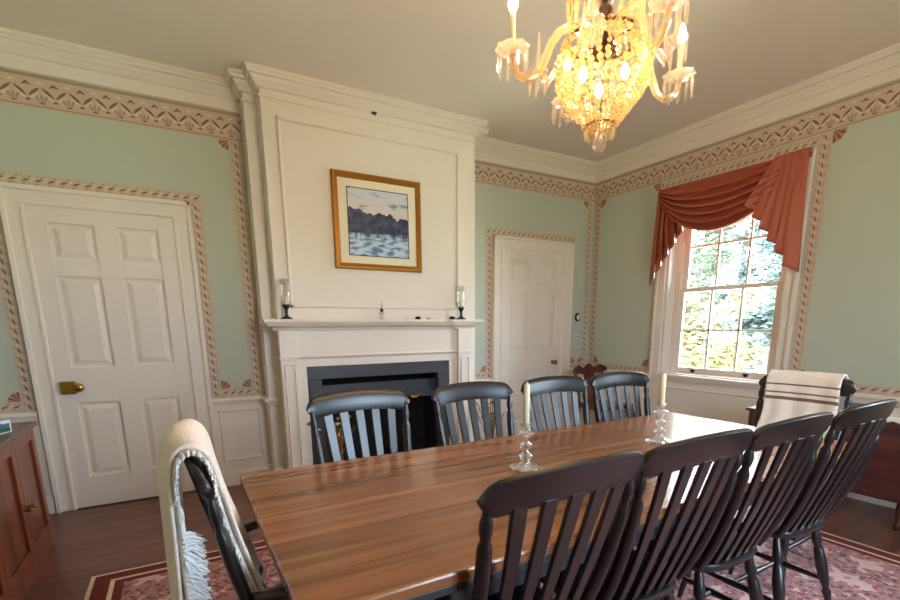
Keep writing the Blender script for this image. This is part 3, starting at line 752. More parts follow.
nl = ['black slat-back chair nearest the camera, its back to us at table\'s left', 'black slat-back chair in near row, second from the camera', 'black slat-back chair in near row, third from the camera', 'black slat-back chair at far right end of near row, beside dark drop-leaf table']
fl = ['black slat-back chair across the table in front of the firebox', 'black slat-back chair across the table in front of right mantel pilaster', 'black slat-back chair across the table in front of cream right-hand door', 'black slat-back chair across the table, nearest the window']
ch0 = build_chair('dining_chair', nl[0], 'chair', 'side chairs along the table', False)
ch0.location = (near[0][0], NY, RZ); ch0.rotation_euler = (0, 0, near[0][1])
for (x, r), l in list(zip(near, nl))[1:]: dup(ch0, (x, NY + .006, RZ), r, l)
for (x, y, r), l in zip(((-3.54, FY + .005, pi + .02), (-2.985, FY - .005, pi), (-2.48, FY - .02, pi), (-2.01, FY - .03, pi - .04)), fl): dup(ch0, (x, y, RZ), r, l)
LCX, LCY = -3.915, -2.875
arL = build_chair('dining_armchair', 'black slat-back armchair at left head of table under a fringed throw', 'chair', 'armchairs at the table ends', True)
arL.location = (LCX, LCY, RZ); arL.rotation_euler = (0, 0, -pi / 2)
arL.scale = (1, .85, 1)
arE = dup(arL, (-1.605, -2.91, RZ), pi / 2 + .04, 'black slat-back armchair at window end of table under a striped throw'); arE.scale = (1, .92, 1)

# ------------------------------------------------------------------ throws
def throw(name, label, x0, x1, front_z, back_z, stripes, layers, loc, rz, fringe_side, bulge=.0):
    t = thing(name, label, 'blanket', loc, rz); t.scale = (1, .85 if fringe_side else .92, 1)
    # path in (y,z) from front hem, up the slats, over the crest and down behind
    path = [(-.184, front_z), (-.238, .66), (-.274, .78), (-.298, .88), (-.307, .93), (-.315, .962), (-.328, .981), (-.350, .983), (-.366, .97), (-.373, .93), (-.377, .85), (-.379, .7), (-.38, .5), (-.381, back_z)]
    # resample
    pts = [Vector(p) for p in path]; L = [0]
    for a, c in zip(pts, pts[1:]): L.append(L[-1] + (c - a).length)
    nP = 130; prof = []
    for i in range(nP + 1):
        s = L[-1] * i / nP; k = max(j for j in range(len(L)) if L[j] <= s + 1e-9); k = min(k, len(pts) - 2)
        prof.append((pts[k].lerp(pts[k + 1], (s - L[k]) / (L[k + 1] - L[k])), s))
    for _ in range(2):
        prof = [prof[0]] + [((prof[i - 1][0] + prof[i][0] * 2 + prof[i + 1][0]) / 4, prof[i][1]) for i in range(1, nP)] + [prof[-1]]
    rnd = random.Random(3)
    for ly in range(layers):
        mb = MB(); grid = []; o = .006 + ly * .012; nx = 22
        for i, (p, s) in enumerate(prof):
            q = prof[min(nP, i + 1)][0] - prof[max(0, i - 1)][0]; q.normalize(); nn = Vector((q.y, -q.x))
            row = []
            for j in range(nx + 1):
                u = j / nx; x = x0 + (x1 - x0) * u + .006 * sin(s * 17 + ly * 2) * (1 if j in (0, nx) else .5) + (ly * -.004 * (1 if u > .5 else -1))
                wv = .007 * sin(u * 19 + ly) * min(1, abs(i - nP * .45) / nP * 3) + bulge * sin(pi * u) * (1 if i > nP * .25 else .3)
                d = o + wv
                row.append((x, p.x + nn.x * d + .6 * x * x, p.y + nn.y * d))
            grid.append(row)
        def mf(i, j):
            s = prof[i][1]
            if ly == layers - 1:
                for a, c in stripes:
                    if a <= s <= c: return 1
            return 0
        mb.grid(grid, 0, mf)
        obj('outer_fold' if ly == layers - 1 else 'inner_fold', mb, [M['throw'], M['throwstripe']], t, smooth=80, solid=.012, sub=1)
        if fringe_side is not None and ly == 0:
            fm = MB()
            for i in range(2, nP * 3 - 3):
                k = i // 3; p, s = prof[k]; q = prof[min(nP, k + 1)][0] - prof[max(0, k - 1)][0]; q.normalize(); nn = Vector((q.y, -q.x))
                for side in fringe_side:
                    for rep in range(5):
                        xx = (x0 if side < 0 else x1) + side * (rnd.uniform(-.012, .006) - (.012 if k < nP * .3 else 0))
                        a = Vector((xx, p.x + nn.x * o + .6 * xx * xx, p.y + nn.y * o))
                        if p.y > .955 or (p.y > .86 and k < nP * .45): c = a + Vector((side * rnd.uniform(.004, .022), nn.x * rnd.uniform(-.004, .006), nn.y * rnd.uniform(-.002, .006)))
                        else:
                            ln = rnd.uniform(.008, .055) * (.18 if k < nP * .5 else (.6 if p.y > .86 else 1))
                            c = a + Vector((side * rnd.uniform(-.015, .008), -nn.x * ln, -nn.y * ln - rnd.uniform(-.01, .045)))
                        mid = (a + c) / 2 + Vector((0, 0, .004))
                        fm.tube([a, mid, c], [.003, .0042, .0015], 4)
            fo = obj('fringe', fm, M['fringe'], t, smooth=60, ); fo['kind'] = 'stuff'
    return t
throw('fringed_throw', 'cream fringed throw over back of armchair at left head of table', -.180, .165, .50, .10, [(.02, .04)], 2, (LCX, LCY, RZ), -pi / 2, (1,), .012)
throw('striped_throw', 'cream throw with three brown stripes over armchair back below the window', -.172, .178, .50, .35, [(.350, .362), (.382, .394), (.422, .434)], 1, (-1.605, -2.91, RZ), pi / 2 + .04, None)

# ------------------------------------------------------------------ table
TX0, TX1, TY0, TY1, TZ = -4.055, -1.75, -3.365, -2.41, .76
tb = thing('dining_table', 'long honey-brown plank dining table with charcoal painted base', 'table', (-2.9, -2.888, RZ))
def tpart(name, mb, mat, **k):
    o = obj(name, mb, mat, tb, origin=None, **k); o.matrix_parent_inverse = Matrix.Translation((-2.9, -2.888, RZ)).inverted(); return o
b = MB(); b.box(TX0, TX1, TY0, TY1, TZ - .03, TZ); tpart('tabletop', b, M['tabletop'], bevel=.006)
for y0 in (TY0 + .065, TY1 - .087):
    b = MB(); b.box(-3.72, -2.02, y0, y0 + .022, TZ - .13, TZ - .0305); tpart('apron', b, M['blackgrey'], bevel=.003)
b = MB(); b.box(TX0 + .03, TX1 - .03, TY0 + .006, TY1 - .006, TZ - .052, TZ - .0302); tpart('underframe', b, M['blackgrey'], bevel=.003)
TC = -2.822
for x in (-3.265, -2.345):
    b = MB(); b.box(x - .04, x + .04, TC - .05, TC + .05, .09, TZ - .055); b.box(x - .035, x + .035, -3.26, -2.51, TZ - .11, TZ - .0525)
    b.loft([[(x + a * .06, TC + c * .075, RZ - .002) for a, c in ((-1, -1), (1, -1), (1, 1), (-1, 1))], [(x + a * .06, TC + c * .07, .05) for a, c in ((-1, -1), (1, -1), (1, 1), (-1, 1))], [(x + a * .042, TC + c * .052, .10) for a, c in ((-1, -1), (1, -1), (1, 1), (-1, 1))]])
    tpart('trestle', b, M['blackgrey'], bevel=.004)
b = MB(); b.box(-3.2245, -2.3855, TC - .02, TC + .02, .3, .4); tpart('stretcher_beam', b, M['blackgrey'], bevel=.004)

# glass candlesticks
def candlestick(x, y, h, label):
    t = thing('glass_candlestick', label, 'candlestick', (x, y, TZ + .0003), 0, 'glass candlesticks on the table')
    p = MB(); n = 16
    def ring(r, z, fl=0): return [(r * (1 + fl * cos(8 * 2 * pi * k / 32)) * cos(2 * pi * k / 32), r * (1 + fl * cos(8 * 2 * pi * k / 32)) * sin(2 * pi * k / 32), z) for k in range(32)]
    prof = [(.042, 0, .1), (.052, .006, .12), (.048, .012, .12), (.026, .020, .05), (.013, .030, 0), (.022, .042, 0), (.024, .052, 0), (.011, .064, 0), (.009, .070, 0), (.020, .082, 0), (.022, .092, 0), (.010, .102, 0), (.009, .112, 0),
            (.016, .122, 0), (.026, .130, .1), (.027, .136, .1), (.017, .142, 0), (.015, .150, 0), (.019, .168, .08), (.012, .170, 0)]
    p.loft([ring(r, z, f) for r, z, f in prof]); obj('glass_stem', p, M['tableglass'], t, smooth=35)
    p = MB(); p.lathe([(.0085, 0), (.0115, .01), (.0105, h - .166), (.006, h - .160), (.001, h - .154)], (0, 0, .155), n=14); obj('candle', p, M['candlewax'], t, smooth=50)
    p = MB(); p.tube([(0, 0, h - .005), (0, .001, h + .006)], .001, 5); obj('wick', p, M['iron'], t)
candlestick(-3.175, -2.87, .31, 'glass candlestick with ivory candle on the table, nearer the camera')
candlestick(-2.435, -2.855, .30, 'glass candlestick with pale candle near window end of the table')

# ------------------------------------------------------------------ rug
b = MB(); RX0, RX1, RY0, RY1 = -4.70, -.90, -4.6, -1.262
b.box(RX0, RX1, RY0, RY1, 0.0005, .010, 1)
def frame_strip(mb, i0, i1, z, mi):
    a0, a1, c0, c1 = RX0 + i0, RX1 - i0, RY0 + i0, RY1 - i0; e0, e1, g0, g1 = RX0 + i1, RX1 - i1, RY0 + i1, RY1 - i1
    for q in ([(a0, c0), (a1, c0), (e1, g0), (e0, g0)], [(a1, c0), (a1, c1), (e1, g1), (e1, g0)], [(a1, c1), (a0, c1), (e0, g1), (e1, g1)], [(a0, c1), (a0, c0), (e0, g0), (e0, g1)]): mb.poly([(x, y, z) for x, y in q], mi)
frame_strip(b, 0.02, .09, .0115, 2); frame_strip(b, .09, .11, .0118, 1); frame_strip(b, .11, .15, .0115, 2)
b.poly([(RX0 + .15, RY0 + .15, .012), (RX1 - .15, RY0 + .15, .012), (RX1 - .15, RY1 - .15, .012), (RX0 + .15, RY1 - .15, .012)], 0)
tag(obj('area_rug', b, [M['rug'], M['rugfield'], M['rugborder']]), 'red and pale pink oriental rug spread under the dining table', 'rug')

# ------------------------------------------------------------------ sideboard at left
SBX, SBY0, SBY1, SBZ = -4.95, -1.95, -.645, .745
sb = thing('sideboard', 'reddish cherry sideboard with panelled doors by left door', 'sideboard', (-5.2, -1.3, 0))
def spart(name, mb, mat, parent=sb, **k):
    o = obj(name, mb, mat, parent, **k)
    o.matrix_parent_inverse = Matrix.Translation((-5.2, -1.3, 0)).inverted(); return o
b = MB(); b.box(XL + .04, SBX - .022, SBY0, SBY1, .07, SBZ - .025); spart('carcass', b, M['cherry'], bevel=.003)
b = MB(); b.box(XL + .035, SBX + .02, SBY0 - .02, SBY1 + .02, SBZ - .025, SBZ); spart('sideboard_top', b, M['cherry_top'], bevel=.006)
b = MB(); b.box(XL + .05, SBX - .01, SBY0 + .01, SBY1 - .004, 0, .07); b.box(SBX - .025, SBX - .004, SBY0, SBY1, .0, .085); spart('plinth', b, M['cherry'], bevel=.003)
seams = [SBY1 - .004, -1.045, -1.50, SBY0 + .004]
for i in range(3):
    y1, y0 = seams[i] - .002, seams[i + 1] + .002
    d = MB(); xf = SBX
    z0, z1 = .09, SBZ - .03; st = .06
    d.box(xf - .022, xf - .012, y0, y1, z0, z1)
    for a in ((y0, y0 + st, z0, z1), (y1 - st, y1, z0, z1), (y0 + st, y1 - st, z0, z0 + st), (y0 + st, y1 - st, z1 - st, z1)): d.box(xf - .012, xf, *a)
    dd = bpy.data.objects.new('x', None) if False else None
    do = obj('cupboard_door', d, M['cherry'], sb, bevel=.003); do.matrix_parent_inverse = Matrix.Translation((-5.2, -1.3, 0)).inverted()
    ky = y0 + .03 if i == 0 else y1 - .03
    if i == 2: ky = y0 + .03
    k = MB(); mt = Matrix.Translation((xf, ky, .36)) @ Matrix.Rotation(pi / 2, 4, 'Y'); k.lathe([(.006, 0), (.006, .012), (.014, .02), (.015, .028), (.008, .034)], n=14, mat=mt)
    ko = obj('knob', k, M['brass'], do, smooth=45)
# picture card box on the sideboard
bx = thing('picture_card', 'small white-edged card with green landscape standing on the sideboard', 'card', (-5.005, -.98, SBZ + .0005), radians(62))
p = MB(); p.box(-.055, .055, -.01, .01, 0, .062); obj('card_block', p, M['card'], bx, bevel=.002)
p = MB(); p.box(-.048, .045, -.0115, -.0101, .006, .056); obj('landscape_print', p, M['cardpic'], bx)

# ------------------------------------------------------------------ drop-leaf table on the right
dl = thing('drop_leaf_table', 'dark mahogany drop-leaf table against wall right of the window', 'table', (-.27, -2.95, 0))
DY0, DY1, DZ = -3.34, -2.52, .705
def dpart(name, mb, mat, **k):
    o = obj(name, mb, mat, dl, **k); o.matrix_parent_inverse = Matrix.Translation((-.27, -2.95, 0)).inverted(); return o
b = MB(); b.box(-.51, -.06, DY0, DY1, DZ - .022, DZ); dpart('tabletop', b, M['dropleaf'], bevel=.006)
b = MB(); b.box(-.527, -.511, DY0, DY1, .185, DZ - .004); dpart('drop_leaf', b, M['dropleaf'], bevel=.006)
b = MB(); b.box(-.44, -.09, DY0 + .1, DY1 - .1, DZ - .14, DZ - .0225); dpart('apron', b, M['dropleaf'], bevel=.003)
for x in (-.475, -.11):
    for y in (DY0 + .205, DY1 - .13):
        b = MB(); b.lathe([(.011, 0), (.017, .012), (.017, .03), (.010, .042), (.014, .07), (.020, .14), (.016, .2), (.022, .3), (.018, .5), (.024, DZ - .03)], (x, y, 0), n=12); dpart('leg', b, M['dropleaf'], smooth=45)
b = MB(); g = []
for i in range(15):
    s = i / 14; row = []
    for j in range(13):
        y = -2.93 - .36 * j / 12
        if s < .75: p = (-.1 - .418 * s / .75, y, DZ + .003)
        else: p = (-.534, y + .002 * sin(j * 2), DZ + .003 - (s - .75) * 4 * (.028 + .012 * abs(sin(j * pi / 2.0))))
        row.append(p)
    g.append(row)
b.grid(g); tag(obj('table_runner', b, M['linen'], smooth=60, solid=.003), 'white lace runner laid across the dark drop-leaf table', 'table runner')
k = MB(); mt = Matrix.Translation((-.032, -2.675, .04)) @ Matrix.Rotation(-pi / 2, 4, 'Y'); k.lathe([(.016, 0), (.016, .004), (.012, .006)], n=14, mat=mt)
tag(obj('electrical_outlet', k, M['iron'], smooth=40), 'small dark round socket on white baseboard behind the drop-leaf table', 'outlet')

# small stand by the window end of the table
sd = thing('side_stand', 'small dark wooden stand below right side of the window behind throw-draped armchair', 'stand', (-.36, -2.29, 0))
p = MB(); p.box(-.14, .14, -.13, .13, .615, .637); obj('top', p, M['dropleaf'], sd, bevel=.004)
p = MB(); p.box(-.12, .12, -.11, .11, .47, .6148); obj('drawer_box', p, M['dropleaf'], sd, bevel=.003)
for sx in (-1, 1):
    for sy in (-1, 1): p = MB(); p.lathe([(.010, 0), (.014, .1), (.012, .3), (.016, .47)], (sx * .10, sy * .09, 0), n=10); obj('leg', p, M['dropleaf'], sd, smooth=45)
p = MB(); p.lathe([(.004, 0), (.011, .012), (.008, .02)], n=10, mat=Matrix.Translation((-.12, 0, .545)) @ Matrix.Rotation(-pi / 2, 4, 'Y')); obj('drawer_knob', p, M['brass'], sd, smooth=45)

# ------------------------------------------------------------------ mahogany chair in the corner
mc = thing('carved_chair', 'carved red-brown mahogany chair standing in the room corner', 'chair', (-.285, -.55, 0), pi); mc.scale = (1, 1, .965)
p = MB(); p.loft([[(-.2, -.2, .40), (.2, -.2, .40), (.24, .2, .40), (-.24, .2, .40)], [(-.2, -.2, .45), (.2, -.2, .45), (.24, .2, .45), (-.24, .2, .45)]]); obj('seat', p, M['mahogany'], mc, bevel=.01)
for sx in (-1, 1):
    p = MB(); p.tube([(sx * .215, .175, .42), (sx * .235, .2, .32), (sx * .215, .185, .16), (sx * .225, .21, .03), (sx * .225, .215, 0)], [.026, .03, .018, .015, .024], 10); obj('leg', p, M['mahogany'], mc, smooth=50)
    p = MB(); p.tube([(sx * .185, -.18, .44), (sx * .185, -.2, .2), (sx * .19, -.24, 0)], [.02, .018, .016], 8); obj('leg', p, M['mahogany'], mc, smooth=50)
    p = MB(); p.tube([(sx * .185, -.18, .42), (sx * .19, -.20, .6), (sx * .2, -.235, .80)], [.02, .018, .018], 8); obj('back_stile', p, M['mahogany'], mc, smooth=50)
p = MB(); rings = []
for i in range(41):
    u = i / 40 * 2 - 1; x = u * .245; zt = .835 + .02 * cos(3 * pi * u) + .018 * (1 - abs(u)) + (.018 if abs(u) > .86 else 0) - .02 * max(0, abs(u) - .9) * 10; zb = .775 + .012 * cos(2 * pi * u); y = -.245 + .03 * u * u
    rings.append([(x, y - .014, zb), (x, y + .014, zb), (x, y + .012, zt), (x, y - .012, zt)])
p.loft(rings); obj('crest_rail', p, M['mahogany'], mc, smooth=40)
p = MB(); rings = []
for i in range(17):
    t = i / 16; w = .05 + .035 * abs(sin(t * pi * 1.5)); y = -.19 - .05 * t; z = .44 + .345 * t
    rings.append([(-w, y - .008, z), (w, y - .008, z), (w, y + .008, z), (-w, y + .008, z)])
p.loft(rings); obj('splat', p, M['mahogany'], mc, smooth=40)

# ------------------------------------------------------------------ thermostat and switch by the right door
t = thing('thermostat', 'small dark oval thermostat on green wall right of cream door', 'thermostat', (-.195, 0, 1.35))
mt = Matrix.Rotation(pi / 2, 4, 'X') @ Matrix.Diagonal((1, 1.35, 1, 1))
p = MB(); p.lathe([(.036, 0.001), (.036, .012), (.028, .02)], n=24, mat=mt); obj('case', p, M['dkmetal'], t, smooth=40)
p = MB(); p.lathe([(.022, .0201), (.020, .024)], n=24, mat=mt); obj('dial', p, M['card'], t, smooth=40)
t = thing('light_switch', 'ivory switch plate on green wall below the thermostat', 'switch', (-.195, 0, 1.127))
p = MB(); p.box(-.035, .035, -.006, -.001, -.022, .022); obj('plate', p, M['plastic'], t, bevel=.002)
for sx in (-1, 1): p = MB(); p.box(sx * .016 - .006, sx * .016 + .006, -.014, -.006, -.006, .006); obj('button', p, M['dkmetal'], t)

# ------------------------------------------------------------------ dried flowers on the hearth
def bouquet(loc, label, heads, sticks, seed, hgt):
    rn = random.Random(seed); t = thing('dried_flower_pot', label, 'dried flowers', loc)
    p = MB(); p.lathe([(.05, 0), (.062, .02), (.072, .08), (.06, .13), (.066, .14), (.05, .14), (.045, .02)], n=16); obj('pot', p, M['brass'], t, smooth=45)
    for i in range(heads + sticks):
        a = rn.uniform(0, 2 * pi); sp = rn.uniform(.03, .2); h = hgt * rn.uniform(.7, 1); x, y = sp * cos(a), sp * .6 * sin(a) - .02
        q = bez((.02 * cos(a), .02 * sin(a), .06), (x * .3, y * .3, h * .6), (x, y, h), 6)
        p = MB(); p.tube(q, .0035, 5)
        so = obj('stem', p, M['stem'], t, smooth=50)
        if i < heads:
            p = MB()
            for k in range(9):
                th = 2 * pi * k / 9; mt = Matrix.Translation(q[-1]) @ Matrix.Rotation(th, 4, 'Z') @ Matrix.Rotation(rn.uniform(.2, .9), 4, 'Y')
                p.add([(0, -.005, 0), (.016, -.009, .003), (.032, 0, 0), (.016, .009, .003), (.016, 0, -.004)], [(0, 1, 3), (1, 2, 3), (0, 3, 4), (0, 4, 1), (1, 4, 2), (2, 4, 3)], 0, mt)
            p.lathe([(.004, -.006), (.010, 0), (.007, .008)], q[-1], n=8, mi=1)
            obj('flower_head', p, [M['drywhite' if i % 3 != 1 else 'dryrust'], M['dryrust']], so)
        else:
            p = MB()
            for k in range(7):
                pt = Vector(q[-1]).lerp(Vector(q[3]), k / 9); th = rn.uniform(0, 6.3); e = pt + Vector((cos(th) * .03, sin(th) * .03, .03)); p.tube([pt, e], [.004, .001], 4)
            obj('seed_spray', p, M['stem'], so)
bouquet((-3.22, -.52, .0065), 'dried cream and rust flowers in a pot at left of the hearth', 9, 5, 4, .60)
bouquet((-1.72, -.50, .0065), 'dried brown branches and flowers in a pot at right of the hearth', 6, 10, 9, .62)

# ------------------------------------------------------------------ valance
vl = thing('swag_valance', 'terracotta satin swag valance with pleated side tails over the window', 'curtain', (-.1, -1.56, 2.49))
def vpart(name, mb, mats, **k):
    o = obj(name, mb, mats, vl, **k); o.matrix_parent_inverse = Matrix.Translation((-.1, -1.56, 2.49)).inverted(); return o
b = MB(); b.box(-.10, -.045, -.96, -2.18, 2.455, 2.482); vpart('valance_board', b, M['coral'])
g = []; NV = 96; NU = 64
ya, yb = -.97, -2.17
for i in range(NV + 1):
    v = i / NV; row = []
    for j in range(NU + 1):
        u = j / NU; k = 4 * u * (1 - u)
        # attach points slide towards the centre at the top of the swag
        e = .30 * (1 - v) ** 1.2 * 0 + .0
        y = ya + (yb - ya) * u
        sag = .45 * v ** .9 * (k ** .72)
        fold = sin(2 * pi * 6.5 * v + .6)
        amp = .030 * (k ** .35) * (.35 + .65 * min(1, v * 3))
        z = 2.485 - sag - .012 * fold * k - .03 * v * (1 - k)
        x = -.135 - .055 * sin(pi * min(1, v * .9)) * k ** .6 - amp * fold - .03 * (1 - u)
        row.append((x, y, z))
    g.append(row)
b.grid(g); vpart('swag', b, [M['coral']], smooth=80, solid=.004)
# rosette knot at swag top
b = MB()
for k in range(5): b.tube([(-.15 + .006 * k, -1.60 + (.055 - .01 * k) * cos(a), 2.43 + (.05 - .009 * k) * sin(a) - .01) for a in [2 * pi * q / 16 for q in range(17)]], .011, 6)
vpart('knot', b, M['coral'], smooth=60)
def tail(side):
    """Cascade: a strip pleated in plan, cut on the diagonal so each pleat steps up towards the window centre."""
    yo = -.925 if side < 0 else -2.215; sg = -1 if side < 0 else 1      # sg*: direction towards centre
    nP = 6; pl = []
    W = .37; w1 = W / nP
    for k in range(nP):
        a = k * w1
        for q in range(6): t = q / 6; pl.append((a + w1 * 1.5 * t, .008 + .042 * t ** .8, 1))
        for q in range(5): t = q / 5; pl.append((a + w1 * 1.5 - w1 * .5 * t, .05 - .042 * t, 0))
    n = len(pl); rows = []; R = 26
    for i in range(R + 1):
        v = i / R; row = []
        for j, (a, dx, f) in enumerate(pl):
            s = j / (n - 1)
            zb = 1.63 + (2.20 - 1.63) * s ** .95
            z = 2.485 + (zb - 2.485) * v
            y = yo + sg * (a * (.55 + .45 * v)) - sg * .035 * v * (1 - s)
            x = -.105 - (.05 if side > 0 else 0) - dx * (.5 + .8 * v) - .004 * sin(j * .9 + v * 4)
            row.append((x, y, z))
        rows.append(row)
    mb = MB(); mb.grid(rows, 0, lambda i, j: 0 if (pl[j][2] or i < R - 4) else 1)
    return vpart('tail', mb, [M['coral'], M['lining']], smooth=70, solid=.004)
tail(-1); tail(1)

# ------------------------------------------------------------------ chandelier over the table
CX, CY = -2.9, -2.88
cd = thing('chandelier', 'lit crystal chandelier with candle bulbs hanging above the table', 'chandelier', (CX, CY, 1.83))
CI = Matrix.Translation((CX, CY, 1.83)).inverted()
def cpart(name, mb, mats, parent=cd, **k):
    o = obj(name, mb, mats, parent, **k)
    if parent == cd: o.matrix_parent_inverse = CI
    return o
def prism(mb, p, ln, r, n=6, ph=0):
    x, y, z = p
    mb.lathe([(r * .5, 0), (r, -ln * .2), (r * .75, -ln * .8), (.0006, -ln)], (x, y, z), n=n)
def bead(mb, p, r, n=6):
    mb.lathe([(r * .35, -r), (r, -r * .3), (r, r * .3), (r * .35, r)], p, n=n)
b = MB(); b.tube([(CX, CY, 2.12), (CX, CY, H - .03)], .008, 8); b.lathe([(.075, 0), (.07, -.02), (.03, -.04), (.012, -.06)], (CX, CY, H), n=20)
b.lathe([(.01, 2.10), (.045, 2.12), (.05, 2.14), (.03, 2.16), (.012, 2.19), (.02, 2.24), (.012, 2.30)], (CX, CY, 0), n=14)
cpart('stem', b, M['dkmetal'], smooth=45)
b = MB(); b.lathe([(.03, 2.16), (.05, 2.19), (.035, 2.22), (.02, 2.25), (.045, 2.30), (.055, 2.34), (.03, 2.38), (.02, 2.5), (.05, 2.56), (.02, 2.64)], (CX, CY, 0), n=14); cpart('crystal_column', b, M['crystal'], smooth=30)
# bowl strands
rn = random.Random(11)
for tname, prof_pts, cnt in (('bowl_strand', [(.118, 2.155), (.136, 2.125), (.146, 2.085), (.144, 2.05), (.130, 2.01), (.106, 1.975), (.08, 1.945), (.06, 1.92), (.046, 1.90)], 36),):
    for k in range(cnt):
        a = 2 * pi * k / cnt; b = MB(); L = 0; pp = [Vector((r, 0, z)) for r, z in prof_pts]
        seg = []
        for p, q in zip(pp, pp[1:]): seg.append((q - p).length)
        T = sum(seg); d = .0
        while d < T:
            acc = 0
            for i, s in enumerate(seg):
                if acc + s >= d: P = pp[i].lerp(pp[i + 1], (d - acc) / s); break
                acc += s
            rr = max(.0058, min(.0112, pi * P.x / cnt * 1.02)) * rn.uniform(.9, 1.08)
            jr = rn.uniform(-.006, .006); aj = a + rn.uniform(-.035, .035); bead(b, (CX + (P.x + jr) * cos(aj), CY + (P.x + jr) * sin(aj), P.z + rn.uniform(-.003, .003)), rr * rn.choice((.5, .75, .95, 1.05)), 6); d += rr * 1.75
        cpart(tname, b, M['crystalgold'])
for k in range(14):
    a = 2 * pi * (k + .5) / 14; b = MB(); prism(b, (CX + .046 * cos(a), CY + .046 * sin(a), 1.902), .036, .007); cpart('bowl_drop', b, M['crystalgold'])
b = MB(); b.lathe([(.116, 2.15), (.121, 2.156), (.116, 2.162), (.111, 2.156)], (CX, CY, 0), n=32, caps=False); b.lathe([(.046, 1.905), (.05, 1.909), (.046, 1.913), (.042, 1.909)], (CX, CY, 0), n=20, caps=False)
for k in range(4):
    a = k * pi / 2 + .4; b.tube([(CX + .116 * cos(a), CY + .116 * sin(a), 2.156), (CX + .07 * cos(a), CY + .07 * sin(a), 2.16), (CX, CY, 2.14)], .003, 6)
cpart('bowl_frame', b, M['dkmetal'])
for k in range(3):
    a = 2 * pi * k / 3 + .9; b = MB(); b.lathe([(.004, -.022), (.013, -.008), (.014, .004), (.005, .022)], (CX + .075 * cos(a), CY + .075 * sin(a), 2.045), n=10); cpart('bowl_bulb', b, M['bulbin'], smooth=60)
b = MB(); b.lathe([(.004, 1.905), (.012, 1.897), (.016, 1.885), (.008, 1.875), (.006, 1.87)], (CX, CY, 0), n=12)
b.lathe([(.003, -.023), (.013, -.019), (.021, -.009), (.023, 0), (.021, .009), (.013, .019), (.003, .023)], (CX, CY, 1.85), n=14); cpart('ball_drop', b, M['crystal'], smooth=20)
# ring of long prisms hanging from the upper tier
for R0, zt, ln, cnt in ((.115, 2.335, .12, 18),):
    for k in range(cnt):
        a = 2 * pi * k / cnt; b = MB(); x, y = CX + R0 * cos(a), CY + R0 * sin(a); bead(b, (x, y, zt), .009); prism(b, (x, y, zt - .008), ln, .009); cpart('upper_prism', b, M['crystalgold'])
b = MB(); b.lathe([(.02, 2.345), (.115, 2.342), (.12, 2.347), (.115, 2.352), (.02, 2.355)], (CX, CY, 0), n=28); cpart('upper_tier', b, M['dkmetal'])
def arm(ang, R, zb=2.1, lit=True):
    a = radians(ang); ca, sa = cos(a), sin(a); P = lambda r, z, s=0: (CX + r * ca - s * sa, CY + r * sa + s * ca, z)
    b = MB(); rs = [(.03, 2.155), (.07, 2.178), (.11, 2.185), (.15, 2.17), (.18, 2.13), (.2, 2.08), (.225, 2.04), (.255, 2.025), (R - .025, 2.035), (R - .004, 2.06), (R, zb - .01)]
    pts = [P(*q) for q in rs]
    b.tube(pts, [.013] * 6 + [.012, .011, .011, .011, .012], 8); ao = cpart('candle_arm', b, M['crystalgold'], smooth=40)
    b = MB(); n = 24
    b.loft([[P(R, zb, 0)[:2] + (zb + dz,) if False else (CX + R * ca + r * (1 + .08 * cos(8 * 2 * pi * k / n)) * cos(2 * pi * k / n), CY + R * sa + r * (1 + .08 * cos(8 * 2 * pi * k / n)) * sin(2 * pi * k / n), zb + dz) for k in range(n)] for r, dz in ((.012, -.012), (.03, -.006), (.05, .006), (.052, .010), (.03, .002), (.012, 0))])
    b.lathe([(.012, 0), (.018, .012), (.016, .022), (.012, .03)], P(R, zb), n=10)
    bo = cpart('bobeche', b, M['crystal'], ao, smooth=30)
    for k in range(10):
        t = 2 * pi * k / 10; b = MB(); x, y = CX + R * ca + .047 * cos(t), CY + R * sa + .047 * sin(t)
        bead(b, (x, y, zb - .004), .006); prism(b, (x, y, zb - .010), .058, .0065); cpart('prism', b, M['crystal'], bo)
    b = MB(); b.lathe([(.009, .025), (.0085, .105)], P(R, zb), n=10); cpart('candle_tube', b, M['candlewax'], ao, smooth=50)
    b = MB(); b.lathe([(.006, .105), (.013, .120), (.014, .130), (.009, .148), (.002, .164)], P(R, zb), n=10); cpart('bulb', b, M['bulb'], ao, smooth=60)
for ang, R in ((160, .305), (70, .31), (-9, .32), (-101, .29)): arm(ang, R)
def spire(ang, R, zb=2.105):
    a = radians(ang); ca, sa = cos(a), sin(a); x, y = CX + R * ca, CY + R * sa
    b = MB(); b.tube([(CX + .03 * ca, CY + .03 * sa, 2.14), (CX + .12 * ca, CY + .12 * sa, 2.155), (CX + (R - .03) * ca, CY + (R - .03) * sa, 2.06), (x, y, zb - .01)], .009, 8); ao = cpart('spire_arm', b, M['crystal'], smooth=40)
    b = MB(); b.lathe([(.008, -.01), (.034, .0), (.036, .005), (.012, .004), (.016, .014), (.012, .02)], (x, y, zb), n=14); bo = cpart('spire_dish', b, M['crystal'], ao, smooth=30)
    b = MB(); b.lathe([(.012, .018), (.003, .12), (.0005, .125)], (x, y, zb), n=6); cpart('glass_spire', b, M['crystal'], ao)
    for k in range(6):
        t = 2 * pi * k / 6; b = MB(); bead(b, (x + .03 * cos(t), y + .03 * sin(t), zb - .006), .006); prism(b, (x + .03 * cos(t), y + .03 * sin(t), zb - .011), .055, .006); cpart('spire_prism', b, M['crystal'], bo)
for ang in (126, 32, -56, -146): spire(ang, .215)

